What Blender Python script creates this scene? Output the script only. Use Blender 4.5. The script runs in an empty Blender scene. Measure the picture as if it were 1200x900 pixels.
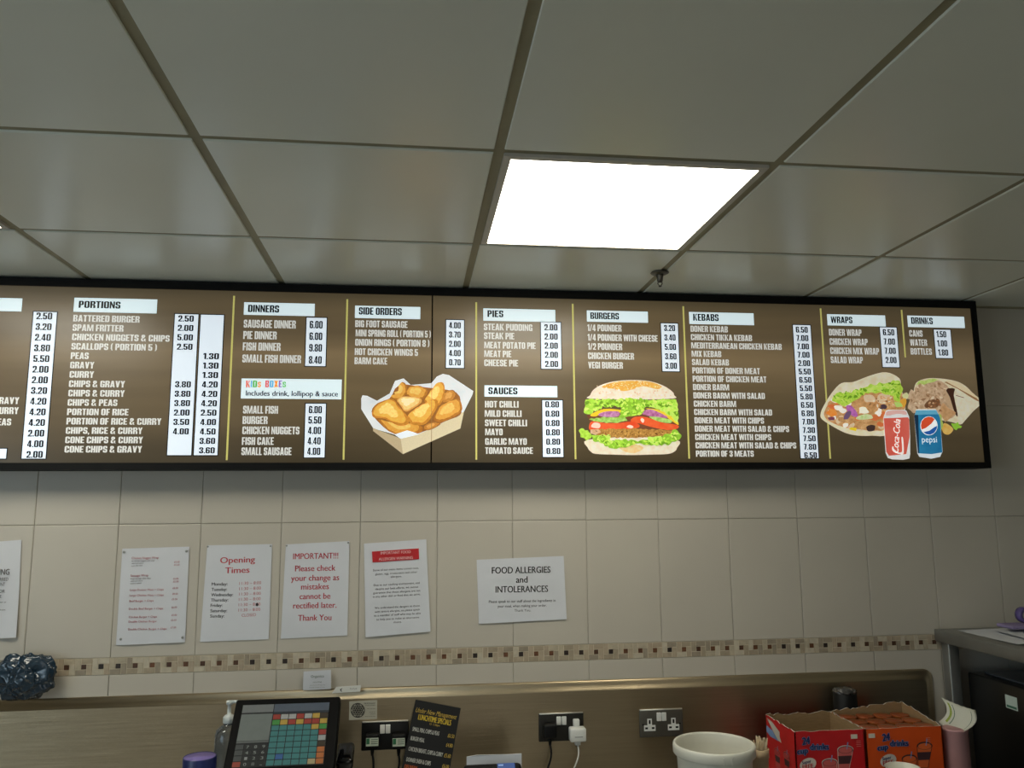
import bpy, bmesh, math, random
from mathutils import Vector, Matrix, noise
random.seed(7)
C = bpy.context.scene.collection
sc = bpy.context.scene
# ------------------------------------------------------------------ camera, light, exposure
ZC = 1.73                       # camera height
F, PT, YW, RL = 945.83, 0.1485, 0.1219, -0.00706
D = 2.7114                      # wall distance
H = ZC + 0.718                  # ceiling height
def basis():
    f = Vector((math.sin(YW)*math.cos(PT), math.cos(YW)*math.cos(PT), math.sin(PT)))
    r = Vector((math.cos(YW), -math.sin(YW), 0)); u = r.cross(f)
    return r*math.cos(RL)+u*math.sin(RL), u*math.cos(RL)-r*math.sin(RL), f
CR, CU, CF = basis()
cam = bpy.data.cameras.new('camera'); co = bpy.data.objects.new('camera', cam); C.objects.link(co)
cam.sensor_width = 36; cam.lens = F/1200*36; cam.clip_start = .02
co.matrix_world = Matrix(((CR.x, CU.x, -CF.x, 0), (CR.y, CU.y, -CF.y, 0), (CR.z, CU.z, -CF.z, ZC), (0, 0, 0, 1)))
sc.camera = co
vs = sc.view_settings
vs.view_transform = 'Standard'; vs.look = 'None'; vs.gamma = 1; vs.use_curve_mapping = False; vs.exposure = 0.0
PANEL_L = 11.6                   # ceiling light panel radiance
DAY_W = 20.0                    # daylight through the shop window
w = bpy.data.worlds.new('world'); sc.world = w; w.use_nodes = True
w.node_tree.nodes['Background'].inputs[0].default_value = (.80, .82, .78, 1)
w.node_tree.nodes['Background'].inputs[1].default_value = 1.3
def area(name, loc, rot, sx, sy, power, col):
    l = bpy.data.lights.new(name, 'AREA'); l.shape = 'RECTANGLE'; l.size = sx; l.size_y = sy; l.energy = power; l.color = col
    o = bpy.data.objects.new(name, l); o.location = loc; o.rotation_euler = rot; C.objects.link(o)
area('daylight', (-2.93, -.3, 1.55), (0, math.radians(-90), 0), 1.3, 2.3, DAY_W, (.60, .82, 1.0))

def at(px, py, axis, val):      # a point of the photograph's 1200x900 frame on a world plane
    d = CF + CR*((px-600)/F) - CU*((py-450)/F)
    o = Vector((0, 0, ZC))
    return o + d*((val-o[axis])/d[axis])

# ------------------------------------------------------------------ materials
def lin(c):
    c = c/255
    return c/12.92 if c <= .04045 else ((c+.055)/1.055)**2.4
def rgb(c): return (lin(c[0]), lin(c[1]), lin(c[2]), 1)
def mat(name, col, rough=.5, metal=0, emit=0, var=.06, scale=20, bump=0, bscale=60, spec=.5, stretch=(1, 1, 1), trans=0, col2=None, alpha=1, aniso=0, contrast=None):
    m = bpy.data.materials.new(name); m.use_nodes = True
    nt = m.node_tree; b = nt.nodes['Principled BSDF']; L = nt.links.new
    tc = nt.nodes.new('ShaderNodeTexCoord'); mp = nt.nodes.new('ShaderNodeMapping'); mp.inputs['Scale'].default_value = stretch
    L(tc.outputs['Object'], mp.inputs['Vector'])
    n = nt.nodes.new('ShaderNodeTexNoise'); n.inputs['Scale'].default_value = scale; n.inputs['Detail'].default_value = 4
    L(mp.outputs[0], n.inputs['Vector'])
    r = nt.nodes.new('ShaderNodeValToRGB'); c = rgb(col)
    if col2 is None:
        a = [max(0, x*(1-var)) for x in c[:3]]; d = [min(1, x*(1+var)) for x in c[:3]]
    else: a = c[:3]; d = rgb(col2)[:3]
    lo, hi = contrast or (.3, .7)
    r.color_ramp.elements[0].position = lo; r.color_ramp.elements[1].position = hi
    r.color_ramp.elements[0].color = (*a, 1); r.color_ramp.elements[1].color = (*d, 1)
    L(n.outputs[0], r.inputs[0]); L(r.outputs[0], b.inputs['Base Color'])
    b.inputs['Roughness'].default_value = rough; b.inputs['Metallic'].default_value = metal
    b.inputs['Specular IOR Level'].default_value = spec
    if aniso: b.inputs['Anisotropic'].default_value = aniso
    if trans: b.inputs['Transmission Weight'].default_value = trans
    if alpha < 1: b.inputs['Alpha'].default_value = alpha
    if emit:
        L(r.outputs[0], b.inputs['Emission Color']); b.inputs['Emission Strength'].default_value = emit
    if bump:
        n2 = nt.nodes.new('ShaderNodeTexNoise'); n2.inputs['Scale'].default_value = bscale; n2.inputs['Detail'].default_value = 3
        L(mp.outputs[0], n2.inputs['Vector'])
        bp = nt.nodes.new('ShaderNodeBump'); bp.inputs['Strength'].default_value = bump; bp.inputs['Distance'].default_value = .004
        L(n2.outputs[0], bp.inputs['Height']); L(bp.outputs[0], b.inputs['Normal'])
    return m
_pm = {}
def pm(col, col2=None, scale=200, e=None):
    if e is None: e = .8 if col2 is None and min(col) > 180 else .60
    col = tuple(col)     # ink of the backlit print, one per colour
    k = (col, col2, scale, e)
    if k not in _pm: _pm[k] = mat('print_%d_%d_%d' % tuple(col), col, .35, emit=e, var=.04, scale=scale, col2=col2, spec=.3)
    return _pm[k]
_im = {}
def ink(col):                                 # ink on paper
    k = tuple(col)
    if k not in _im: _im[k] = mat('ink_%d_%d_%d' % k, col, .6, var=.03, scale=80)
    return _im[k]

# ------------------------------------------------------------------ mesh helpers
_tc = {}
def glyphs(s, bold=0, shear=0):
    k = (s, bold, shear)
    if k not in _tc:
        c = bpy.data.curves.new('t', 'FONT'); c.body = s; c.size = 1; c.offset = bold; c.resolution_u = 3; c.shear = shear
        o = bpy.data.objects.new('t', c); m = bpy.data.meshes.new_from_object(o)
        v = [(p.co.x, p.co.y) for p in m.vertices]; x0 = min(a[0] for a in v); x1 = max(a[0] for a in v)
        cap = .682 + 2*bold
        _tc[k] = ([((x-x0)/(x1-x0), (y+bold)/cap) for x, y in v], [tuple(p.vertices) for p in m.polygons], (x1-x0)/cap)
        bpy.data.objects.remove(o); bpy.data.curves.remove(c); bpy.data.meshes.remove(m)
    return _tc[k]
# heavy condensed poster lettering, drawn from blocks; a glyph is (width, polygons) on a cap height of 1
def _alphabet():
    T, Hh, c = .20, .155, .11
    R = lambda x0, y0, x1, y1: [(x0, y0), (x1, y0), (x1, y1), (x0, y1)]
    def Ls(y0, y1, lo=1, hi=1, T=T): return [(c*lo, y0), (T, y0), (T, y1), (c*hi, y1), (0, y1-c*hi), (0, y0+c*lo)]
    def Rs(W, y0, y1, lo=1, hi=1, T=T): return [(W-T, y0), (W-c*lo, y0), (W, y0+c*lo), (W, y1-c*hi), (W-c*hi, y1), (W-T, y1)]
    W = .50; m = (.5-Hh/2, .5+Hh/2); bar = lambda y0, y1, a=T, b=W-T: R(a, y0, b, y1); bt, tp_ = (0, Hh), (1-Hh, 1)
    g = {}
    g['O'] = (W, [Ls(0, 1), Rs(W, 0, 1), bar(*bt), bar(*tp_)]); g['0'] = g['O']
    g['A'] = (.54, [[(0, 0), (.18, 0), (.33, 1), (.15, 1)], [(.36, 0), (.54, 0), (.39, 1), (.21, 1)], R(.14, .16, .40, .32)])
    g['B'] = (W, [R(0, 0, T, 1), bar(*bt), bar(*m), bar(*tp_), Rs(W, 0, .5), Rs(W, .5, 1)])
    g['C'] = (W, [Ls(0, 1), bar(*bt), bar(*tp_), Rs(W, .62, 1, 0, 1), Rs(W, 0, .38, 1, 0)])
    g['D'] = (W, [R(0, 0, T, 1), bar(*bt), bar(*tp_), Rs(W, 0, 1)])
    g['E'] = (.42, [R(0, 0, T, 1), R(T, 0, .42, Hh), R(T, m[0], .38, m[1]), R(T, 1-Hh, .42, 1)])
    g['F'] = (.40, [R(0, 0, T, 1), R(T, m[0]-.03, .36, m[1]-.03), R(T, 1-Hh, .40, 1)])
    g['G'] = (W, [Ls(0, 1), bar(*bt), bar(*tp_), Rs(W, .64, 1, 0, 1), R(W-T, 0, W, .5), R(.27, .38, W, .52)])
    g['H'] = (W, [R(0, 0, T, 1), R(W-T, 0, W, 1), bar(.42, .60)])
    g['I'] = (T, [R(0, 0, T, 1)]); g['J'] = (.34, [R(.34-T, c, .34, 1), R(0, 0, .25, Hh)])
    g['K'] = (.54, [R(0, 0, T, 1), [(T, .36), (.35, 1), (.54, 1), (T, .40)][:3]+[(.24, .42)], [(T+.02, .56), (.34, 0), (.54, 0), (.30, .66)]])
    g['L'] = (.38, [R(0, 0, T, 1), R(T, 0, .38, Hh)])
    g['M'] = (.76, [R(0, 0, .15, 1), R(.61, 0, .76, 1), [(.15, 1), (.15, .62), (.31, 0), (.43, 0), (.24, 1)], [(.61, 1), (.61, .62), (.45, 0), (.33, 0), (.52, 1)]])
    g['N'] = (W, [R(0, 0, .16, 1), R(W-.16, 0, W, 1), [(.16, 1), (.16, .55), (W-.16, 0), (W-.16, .45)]])
    g['P'] = (.48, [R(0, 0, T, 1), Rs(.48, .38, 1), R(T, .38, .29, .38+Hh), R(T, 1-Hh, .29, 1)])
    g['Q'] = (W, g['O'][1]+[[(.28, .14), (.40, .16), (.54, -.06), (.40, -.06)]])
    g['R'] = (W, [R(0, 0, T, 1), Rs(W, .5, 1), Rs(W, 0, .5, 0, 1), bar(m[0]-.02, m[1]-.02), bar(*tp_)])
    g['S'] = (.48, [Ls(.44, 1, 1, 1), Rs(.48, 0, .56), R(T, 0, .29, Hh), R(T, 1-Hh, .29, 1), [(.06, .52), (T, .44), (.42, .48), (.29, .58)], Rs(.48, .66, 1, 0, 1), Ls(0, .34, 1, 0)]); g['5'] = g['S'][0], [R(0, .44, T, 1), R(T, 1-Hh, .46, 1), R(T, .48, .29, .48+Hh), Rs(.48, 0, .63), R(T, 0, .29, Hh), Ls(0, .32, 1, 0)]
    g['T'] = (.44, [R(.125, 0, .315, 1), R(0, 1-Hh, .44, 1)])
    g['U'] = (W, [Ls(0, 1, 1, 0), Rs(W, 0, 1, 1, 0), bar(*bt)])
    g['V'] = (.52, [[(0, 1), (.19, 1), (.35, 0), (.17, 0)], [(.52, 1), (.33, 1), (.17, 0), (.35, 0)]])
    g['W'] = (.78, [[(0, 1), (.17, 1), (.29, 0), (.12, 0)], [(.46, 1), (.32, 1), (.15, 0), (.29, 0)], [(.32, 1), (.46, 1), (.63, 0), (.49, 0)], [(.78, 1), (.61, 1), (.49, 0), (.66, 0)]])
    g['X'] = (.52, [[(0, 0), (.20, 0), (.52, 1), (.32, 1)], [(.32, 0), (.52, 0), (.20, 1), (0, 1)]])
    g['Y'] = (.50, [R(.155, 0, .345, .46), [(0, 1), (.19, 1), (.33, .40), (.17, .40)], [(.50, 1), (.31, 1), (.17, .40), (.33, .40)]])
    g['Z'] = (.42, [R(0, 0, .42, Hh), R(0, 1-Hh, .42, 1), [(0, Hh), (.20, Hh), (.42, 1-Hh), (.22, 1-Hh)]])
    g['1'] = (.32, [R(.13, 0, .32, 1), [(0, .70), (.13, .76), (.13, 1), (0, .86)]])
    g['2'] = (.47, [Ls(.64, 1, 0, 1), R(T, 1-Hh, .28, 1), Rs(.47, .52, 1, 0, 1), [(.28, .52), (.47, .52), (.20, Hh), (0, Hh)], R(0, 0, .47, Hh)])
    g['3'] = (.48, [Ls(.64, 1, 0, 1), Ls(0, .36, 1, 0), R(T, 0, .29, Hh), R(T, 1-Hh, .29, 1), R(.15, m[0], .29, m[1]), Rs(.48, 0, .5), Rs(.48, .5, 1)])
    g['4'] = (.50, [R(.24, 0, .43, 1), R(0, .17, .50, .31), [(0, .31), (.15, .31), (.32, 1), (.20, 1)]])
    g['6'] = (W, [Ls(0, 1), bar(*bt), bar(*tp_), bar(.46, .60), Rs(W, 0, .60), Rs(W, .68, 1, 0, 1)]); g['9'] = (W, [[(W-x, 1-y) for x, y in p] for p in g['6'][1]])
    g['7'] = (.42, [R(0, 1-Hh, .42, 1), [(.07, 0), (.26, 0), (.42, 1-Hh), (.23, 1-Hh)]])
    g['8'] = (W, [Ls(0, .5), Ls(.5, 1), Rs(W, 0, .5), Rs(W, .5, 1), bar(*bt), bar(*m), bar(*tp_)])
    g['&'] = (.58, [Ls(0, .52), Rs(.46, .55, 1), Ls(.55, 1)[:1]+[(.22, .5), (.22, 1), (.12, 1), (.04, .9), (.04, .6)], R(.17, 0, .32, Hh), R(.2, 1-Hh, .3, 1), R(.15, .46, .32, .60), [(.30, .30), (.40, .30), (.58, 0), (.40, 0)], R(.34, .22, .52, .40)])
    g['.'] = (.15, [R(0, 0, .15, .18)]); g[','] = (.15, [[(0, 0), (.04, -.16), (.11, -.12), (.15, 0), (.15, .18), (0, .18)]])
    g['('] = (.24, [[(0, .2), (.12, -.04), (.24, -.04), (.17, .2)], [(0, .2), (.17, .2), (.17, .8), (0, .8)], [(0, .8), (.17, .8), (.24, 1.04), (.12, 1.04)]]); g[')'] = (.24, [[(.24-x, y) for x, y in p] for p in g['('][1]])
    g['/'] = (.36, [[(0, 0), (.14, 0), (.36, 1), (.22, 1)]]); g['s'] = (.42, [[(x*.87, y*.82) for x, y in p] for p in g['S'][1]])
    return g
_AB = _alphabet()
def poster(s):
    k = ('poster', s)
    if k not in _tc:
        x = 0; v = []; f = []
        for i, ch in enumerate(s):
            if ch == ' ': x += .22; continue
            w_, ps = _AB[ch]
            for p in ps:
                f.append(tuple(range(len(v), len(v)+len(p)))); v += [(x+a, b_) for a, b_ in p]
            x += w_+.055
        x -= .055; _tc[k] = ([(a/x, b_) for a, b_ in v], f, x)
    return _tc[k]
class MB:
    def __init__(s): s.v = []; s.f = []; s.m = []; s.mats = []; s.sm = []
    def mi(s, m):
        if m not in s.mats: s.mats.append(m)
        return s.mats.index(m)
    def add(s, vs, fs, m, smooth=False):
        b = len(s.v); s.v += [tuple(v) for v in vs]; k = s.mi(m)
        for f in fs: s.f.append(tuple(i+b for i in f)); s.m.append(k); s.sm.append(smooth)
    def box(s, a, b, m, M=None):
        x0, y0, z0 = a; x1, y1, z1 = b
        vs = [Vector(p) for p in ((x0, y0, z0), (x1, y0, z0), (x1, y1, z0), (x0, y1, z0), (x0, y0, z1), (x1, y0, z1), (x1, y1, z1), (x0, y1, z1))]
        if M: vs = [M @ p for p in vs]
        s.add(vs, [(3, 2, 1, 0), (4, 5, 6, 7), (0, 1, 5, 4), (1, 2, 6, 5), (2, 3, 7, 6), (3, 0, 4, 7)], m)
    def bbox(s, a, b, bev, m, M=None, seg=2, smooth=True):        # bevelled box
        bm = bmesh.new(); bmesh.ops.create_cube(bm, size=1)
        c = [(p+q)/2 for p, q in zip(a, b)]; d = [abs(q-p) for p, q in zip(a, b)]
        for v in bm.verts: v.co = Vector((c[0]+v.co.x*d[0], c[1]+v.co.y*d[1], c[2]+v.co.z*d[2]))
        bmesh.ops.bevel(bm, geom=bm.edges[:], offset=bev, segments=seg, profile=.5, affect='EDGES')
        s.bm(bm, m, M, smooth)
    def bm(s, bm, m, M=None, smooth=True):
        bm.verts.index_update()
        s.add([(M @ v.co if M else v.co.copy()) for v in bm.verts], [[v.index for v in f.verts] for f in bm.faces], m, smooth); bm.free()
    def lathe(s, prof, c, m, n=32, M=None, smooth=True, cap0=True, cap1=True):
        vs = []; fs = []
        for r, z in prof:
            for i in range(n):
                a = 2*math.pi*i/n; p = Vector((r*math.cos(a), r*math.sin(a), z))
                vs.append((M @ p if M else p) + Vector(c))
        for j in range(len(prof)-1):
            for i in range(n):
                i2 = (i+1) % n; fs.append((j*n+i, j*n+i2, (j+1)*n+i2, (j+1)*n+i))
        if cap0 and prof[0][0] > 1e-6: fs.append(tuple(range(n-1, -1, -1)))
        if cap1 and prof[-1][0] > 1e-6: fs.append(tuple((len(prof)-1)*n+i for i in range(n)))
        s.add(vs, fs, m, smooth)
    def tube(s, pts, r, m, n=10):
        pts = [Vector(p) for p in pts]; vs = []; fs = []; N = None
        for i, p in enumerate(pts):
            t = (pts[min(i+1, len(pts)-1)]-pts[max(i-1, 0)]).normalized()
            N = (Vector((0, 0, 1)).cross(t) if abs(t.z) < .9 else Vector((1, 0, 0)).cross(t)).normalized() if N is None else (N-t*N.dot(t)).normalized()
            Bn = t.cross(N)
            for k in range(n):
                a = 2*math.pi*k/n; vs.append(p+N*(r*math.cos(a))+Bn*(r*math.sin(a)))
        for j in range(len(pts)-1):
            for k in range(n): fs.append((j*n+k, j*n+(k+1) % n, (j+1)*n+(k+1) % n, (j+1)*n+k))
        fs.append(tuple(range(n-1, -1, -1))); fs.append(tuple((len(pts)-1)*n+k for k in range(n)))
        s.add(vs, fs, m, True)
    def poly(s, pts, m): s.add(pts, [tuple(range(len(pts)))], m)
    def prism(s, pts, off, m):
        n = len(pts); off = Vector(off); a = [Vector(p) for p in pts]; vs = a+[p+off for p in a]
        s.add(vs, [tuple(range(n)), tuple(range(2*n-1, n-1, -1))]+[((i+1) % n, i, n+i, n+(i+1) % n) for i in range(n)], m)
    def text(s, t, o, ux, uy, m, bold=0, shear=0):                # ux: full width vector, uy: cap height vector
        v, f, q = poster(t) if bold == 'P' else glyphs(t, 0, shear); o = Vector(o)
        d = 0 if bold == 'P' else bold*1.3/q      # bold print: the stroke set again a little to either side
        nr = Vector(ux).cross(Vector(uy)).normalized()*.00015
        for k in ((-d, d) if d else (0,)): s.add([o+ux*(x*(1-2*d)+d+k)+uy*y+(nr if k > 0 else Vector()) for x, y in v], f, m)
    def cut(s, name, parent):                 # build what is collected so far as one part and start afresh
        o = s.build(name, parent); s.__init__(); return o
    def build(s, name, parent=None, mods=None):
        me = bpy.data.meshes.new(name); me.from_pydata(s.v, [], s.f)
        for m in s.mats: me.materials.append(m)
        for p, k, q in zip(me.polygons, s.m, s.sm): p.material_index = k; p.use_smooth = q
        me.update(); o = bpy.data.objects.new(name, me); C.objects.link(o)
        if parent:
            o.parent = parent; o.matrix_parent_inverse = parent.matrix_world.inverted()
        return o
def tag(o, label, cat, group=None):
    o['label'] = label; o['category'] = cat
    if group: o['group'] = group
    return o
def thing(name, loc, label, cat, group=None):
    o = bpy.data.objects.new(name, None); o.location = loc; o.empty_display_size = .05; C.objects.link(o)
    o.matrix_world = Matrix.Translation(Vector(loc))
    return tag(o, label, cat, group)
def struct(o): o['kind'] = 'structure'; return o
def crom(pts, k=4):                           # smooth closed outline
    n = len(pts); out = []
    for i in range(n):
        p0, p1, p2, p3 = pts[i-1], pts[i], pts[(i+1) % n], pts[(i+2) % n]
        for j in range(k):
            t = j/k
            out.append(tuple(.5*(2*b+(c-a)*t+(2*a-5*b+4*c-d)*t*t+(3*b-a-3*c+d)*t**3) for a, b, c, d in zip(p0, p1, p2, p3)))
    return out
def ragged(pts, amp, step, seed=1):           # frilly outline
    rnd = random.Random(seed); out = []; n = len(pts)
    for i in range(n):
        a, b = pts[i], pts[(i+1) % n]; L = math.hypot(b[0]-a[0], b[1]-a[1]); k = max(1, int(L/step))
        for j in range(k):
            t = j/k; nx, ny = (b[1]-a[1])/max(L, 1e-6), -(b[0]-a[0])/max(L, 1e-6); d = rnd.uniform(-amp, amp)
            out.append((a[0]+(b[0]-a[0])*t+nx*d, a[1]+(b[1]-a[1])*t+ny*d))
    return crom(out, 2)

# ------------------------------------------------------------------ shared materials
m_tile = mat('cream_glazed_tile', (192, 185, 172), .38, var=.03, scale=3, bump=.05, bscale=6)
m_grout = mat('beige_grout', (168, 160, 142), .9, var=.1, scale=40)
m_ceil = mat('vinyl_ceiling_tile', (222, 224, 212), .30, var=.03, scale=2, bump=.03, bscale=4)
m_bar = mat('aged_grid_bar', (150, 143, 116), .6, var=.08, scale=8)
m_wall = mat('painted_wall', (196, 192, 180), .8, var=.04, scale=4)
m_floor = mat('grey_floor_tile', (146, 140, 127), .5, var=.15, scale=6)
m_steel = mat('brushed_steel', (176, 159, 131), .36, 1, var=.04, scale=4, stretch=(1, 1, 40))
def brushed(m, k):                            # fine horizontal brush lines tilt the surface up and down
    nt = m.node_tree; nd = nt.nodes; L = nt.links.new
    mp = nd.new('ShaderNodeMapping'); mp.inputs['Scale'].default_value = (6, 6, 9000); L(nd['Texture Coordinate'].outputs['Object'], mp.inputs['Vector'])
    n = nd.new('ShaderNodeTexNoise'); n.inputs['Scale'].default_value = 1; n.inputs['Detail'].default_value = 1; L(mp.outputs[0], n.inputs['Vector'])
    ma = nd.new('ShaderNodeMath'); ma.operation = 'MULTIPLY_ADD'; ma.inputs[1].default_value = k; ma.inputs[2].default_value = -k/2; L(n.outputs[0], ma.inputs[0])
    cx = nd.new('ShaderNodeCombineXYZ'); L(ma.outputs[0], cx.inputs[2])
    ge = nd.new('ShaderNodeNewGeometry'); ad = nd.new('ShaderNodeVectorMath'); L(ge.outputs['Normal'], ad.inputs[0]); L(cx.outputs[0], ad.inputs[1])
    no = nd.new('ShaderNodeVectorMath'); no.operation = 'NORMALIZE'; L(ad.outputs[0], no.inputs[0]); L(no.outputs[0], nd['Principled BSDF'].inputs['Normal'])
brushed(m_steel, .9)
m_steel2 = mat('satin_steel', (150, 150, 146), .42, .8, var=.06, scale=10)
m_black = mat('black_plastic', (12, 12, 13), .5, var=.2, scale=30, spec=.25)
m_frame = mat('black_powder_coated_frame', (8, 8, 8), .6, var=.2, scale=20, spec=.2)
m_till = mat('matt_black_plastic', (7, 7, 7), .6, var=.2, scale=30, spec=.12)
m_white = mat('white_plastic', (225, 225, 220), .4, var=.03, scale=20)
m_paper = mat('white_paper', (212, 214, 220), .8, var=.03, scale=8)
m_glow = mat('light_panel_diffuser', (255, 250, 232), .5, emit=PANEL_L, var=.0, scale=2)

# ------------------------------------------------------------------ room
XL, XR, YB = -3.0, 2.68, -2.6
b = MB(); b.box((XL-.1, YB-.1, -.1), (XR+.1, D+.2, 0), m_floor); struct(b.build('floor'))
XT, ZT = -1.1695, ZC-.0531                    # tile grid origin: joint lines at XT + .25 k, ZT + .402 k
GR = .0017
b = MB(); b.box((XL-.1, D+.004, 0), (XR+.1, D+.15, H+.1), m_grout)
def wall_tile(x0, x1, z0, z1):
    g = GR/2; e = .0022
    x0 += g; x1 -= g; z0 += g; z1 -= g
    y0, y1 = D+.005, D
    o = [(x0, z0), (x1, z0), (x1, z1), (x0, z1)]; i = [(x0+e, z0+e), (x1-e, z0+e), (x1-e, z1-e), (x0+e, z1-e)]
    vs = [(x, y0, z) for x, z in o]+[(x, y1+.0008, z) for x, z in o]+[(x, y1, z) for x, z in i]
    fs = [(8, 9, 10, 11)]
    for k in range(4):
        k2 = (k+1) % 4; fs += [(k, k2, 4+k2, 4+k), (4+k, 4+k2, 8+k2, 8+k)]
    b.add(vs, fs, m_tile)
ZM1, ZM0 = ZC-.4575, ZC-.5070                 # mosaic border
rows = [(ZM1, ZT), (ZT, ZT+.402), (ZT+.402, H+.02)]
zz = ZM0
rows.append((ZM0-.28, ZM0))
while zz-.28 > .3: zz -= .402 if zz < ZM0 else .28; rows.append((max(zz-.402, .01), zz))
for k in range(-8, 17):
    x0 = max(XL, XT+.25*k); x1 = min(XR, XT+.25*(k+1))
    if x1-x0 < .02: continue
    for z0, z1 in rows: wall_tile(x0, x1, z0, z1)
struct(b.build('wall_back'))
b = MB(); b.box((XR, YB, 0), (XR+.1, D+.1, H+.1), m_wall); struct(b.build('wall_right'))
b = MB()
for x0, x1, z0, z1 in ((XL, -2.35, 0, H+.1), (-2.35, XR, 2.15, H+.1), (-1.45, .05, 0, 2.15), (1.1, XR, 0, 2.15), (-2.35, -1.45, 0, .06), (.05, 1.1, 0, .04)): b.box((x0, YB-.1, z0), (x1, YB, z1), mat('dark_wall_for_reflection', (66, 60, 54), .7, var=.1))  # unseen wall, darkened so the steel mirrors dark bands between bright openings
struct(b.build('wall_front'))
b = MB()
for a, c in (((-2.35, -2.32), (.06, 2.15)), ((-1.48, -1.45), (.06, 2.15)), ((-2.32, -1.48), (.06, .09)), ((-2.32, -1.48), (2.12, 2.15))): b.box((a[0], YB-.08, c[0]), (a[1], YB-.02, c[1]), m_steel2)
struct(b.build('window_2'))
b = MB()
for a, c in (((.05, .10), (.04, 2.15)), ((1.05, 1.1), (.04, 2.15)), ((.10, 1.05), (.04, .10)), ((.10, 1.05), (2.10, 2.15))): b.box((a[0], YB-.08, c[0]), (a[1], YB-.02, c[1]), m_steel2)
struct(b.build('door_1'))
b = MB()
for a, c in (((XL-.1, YB, 0), (XL, D+.1, .85)), ((XL-.1, YB, 2.25), (XL, D+.1, H+.1)), ((XL-.1, YB, .85), (XL, -1.5, 2.25)), ((XL-.1, .9, .85), (XL, D+.1, 2.25))): b.box(a, c, m_wall)
struct(b.build('wall_left'))
# mosaic border: pinwheel cells 50 mm
mo = [mat('mosaic_stone_%d' % i, c, .6, var=.12, scale=60) for i, c in enumerate([(178, 166, 144), (162, 148, 126), (190, 180, 160), (150, 138, 120), (172, 156, 134)])]
mdk = [mat('mosaic_dark_%d' % i, c, .45, var=.25, scale=60) for i, c in enumerate([(78, 50, 32), (44, 32, 26), (98, 62, 38)])]
m_lgrout = mat('pale_mosaic_grout', (200, 188, 164), .9, var=.05, scale=50)
b = MB(); b.box((XL, D+.0005, ZM0), (XR, D+.0045, ZM1), m_lgrout)
h = (ZM1-ZM0)
k0 = int((XL-XT)/.05)
for k in range(k0, int((XR-XT)/.05)):
    x = XT+.05*k; g = .0012; t = 1/3
    for (u0, u1, v0, v1, dk) in ((0, t, t, 1, 0), (t, 1, 1-t, 1, 0), (1-t, 1, 0, 1-t, 0), (0, 1-t, 0, t, 0), (t, 1-t, t, 1-t, 1)):
        mm = random.choice(mdk if dk else mo)
        b.box((x+u0*.05+g, D-.0008, ZM0+v0*h+g), (x+u1*.05-g, D+.003, ZM0+v1*h-g), mm)
struct(b.build('trim_1'))
# ceiling: dropped tiles in a bar grid
XA, YR = -.4322, 2.1624
b = MB(); b.box((XL-.1, YB-.1, H+.03), (XR+.1, D+.1, H+.08), m_wall)
LIGHTS = [(1, 0), (-2, 0)]                    # grid cells that hold a light panel
def tile_c(x0, x1, y0, y1):
    e = .004; g = .0105
    x0 += g; x1 -= g; y0 += g; y1 -= g
    o = [(x0, y0), (x1, y0), (x1, y1), (x0, y1)]; i = [(x0+e*.4, y0+e*.4), (x1-e*.4, y0+e*.4), (x1-e*.4, y1-e*.4), (x0+e*.4, y1-e*.4)]
    vs = [(x, y, H+.02) for x, y in o]+[(x, y, H+.002) for x, y in o]+[(x, y, H) for x, y in i]
    fs = [(11, 10, 9, 8)]
    for k in range(4): k2 = (k+1) % 4; fs += [(k2, k, 4+k, 4+k2), (4+k2, 4+k, 8+k, 8+k2)]
    b.add(vs, fs, m_ceil)
for i in range(-6, 7):
    for j in range(-1, 9):
        x0 = max(XL, XA+.6*i); x1 = min(XR, XA+.6*i+.6); y1 = min(D, YR-.6*j); y0 = max(YB, YR-.6*j-.6)
        if x1-x0 < .05 or y1-y0 < .05 or (i, j) in LIGHTS: continue
        tile_c(x0, x1, y0, y1)
struct(b.build('ceiling'))
b = MB()
for i in range(-6, 7):
    x = XA+.6*i
    if XL < x < XR: b.box((x-.012, YB, H+.004), (x+.012, D, H+.018), m_bar)
for j in range(-1, 9):
    y = YR-.6*j
    if YB < y < D: b.box((XL, y-.012, H+.0045), (XR, y+.012, H+.0175), m_bar)
b.box((1.95, D-.022, H-.003), (XR, D, H+.002), m_bar)
struct(b.build('trim_2'))
# shop window in the left wall
b = MB()
for a, c in (((-3.08, -1.5, .85), (-3.0, -1.44, 2.25)), ((-3.08, .84, .85), (-3.0, .9, 2.25)), ((-3.08, -1.44, .85), (-3.0, .84, .91)), ((-3.08, -1.44, 2.19), (-3.0, .84, 2.25)), ((-3.08, -.33, .91), (-3.0, -.27, 2.19))): b.box(a, c, m_steel2)
wn = struct(b.build('window_1'))
b = MB(); b.box((-3.05, -1.44, .91), (-3.044, .84, 2.19), mat('window_glass', (235, 240, 240), .02, trans=1, var=0)); b.build('pane', wn)

# ------------------------------------------------------------------ light panels
m_lframe = mat('white_light_frame', (190, 184, 172), .45, var=.04)
def light(i, j, label):
    x0, x1, y1, y0 = XA+.6*i, XA+.6*i+.6, YR-.6*j, YR-.6*j-.6
    t = thing('ceiling_light', ((x0+x1)/2, (y0+y1)/2, H), label, 'ceiling light', 'ceiling light panels')
    b = MB(); g = .012; fw = .016; z0, z1 = H-.003, H+.012
    for a, c in (((x0+g, y0+g), (x0+g+fw, y1-g)), ((x1-g-fw, y0+g), (x1-g, y1-g)), ((x0+g+fw, y0+g), (x1-g-fw, y0+g+fw)), ((x0+g+fw, y1-g-fw*.5), (x1-g-fw, y1-g))):
        b.box((*a, z0), (*c, z1), m_lframe)
    b.build('frame', t)
    b = MB(); b.box((x0+g+fw, y0+g+fw, H-.001), (x1-g-fw, y1-g-fw*.5, H+.010), m_glow); b.build('diffuser', t)
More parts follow.
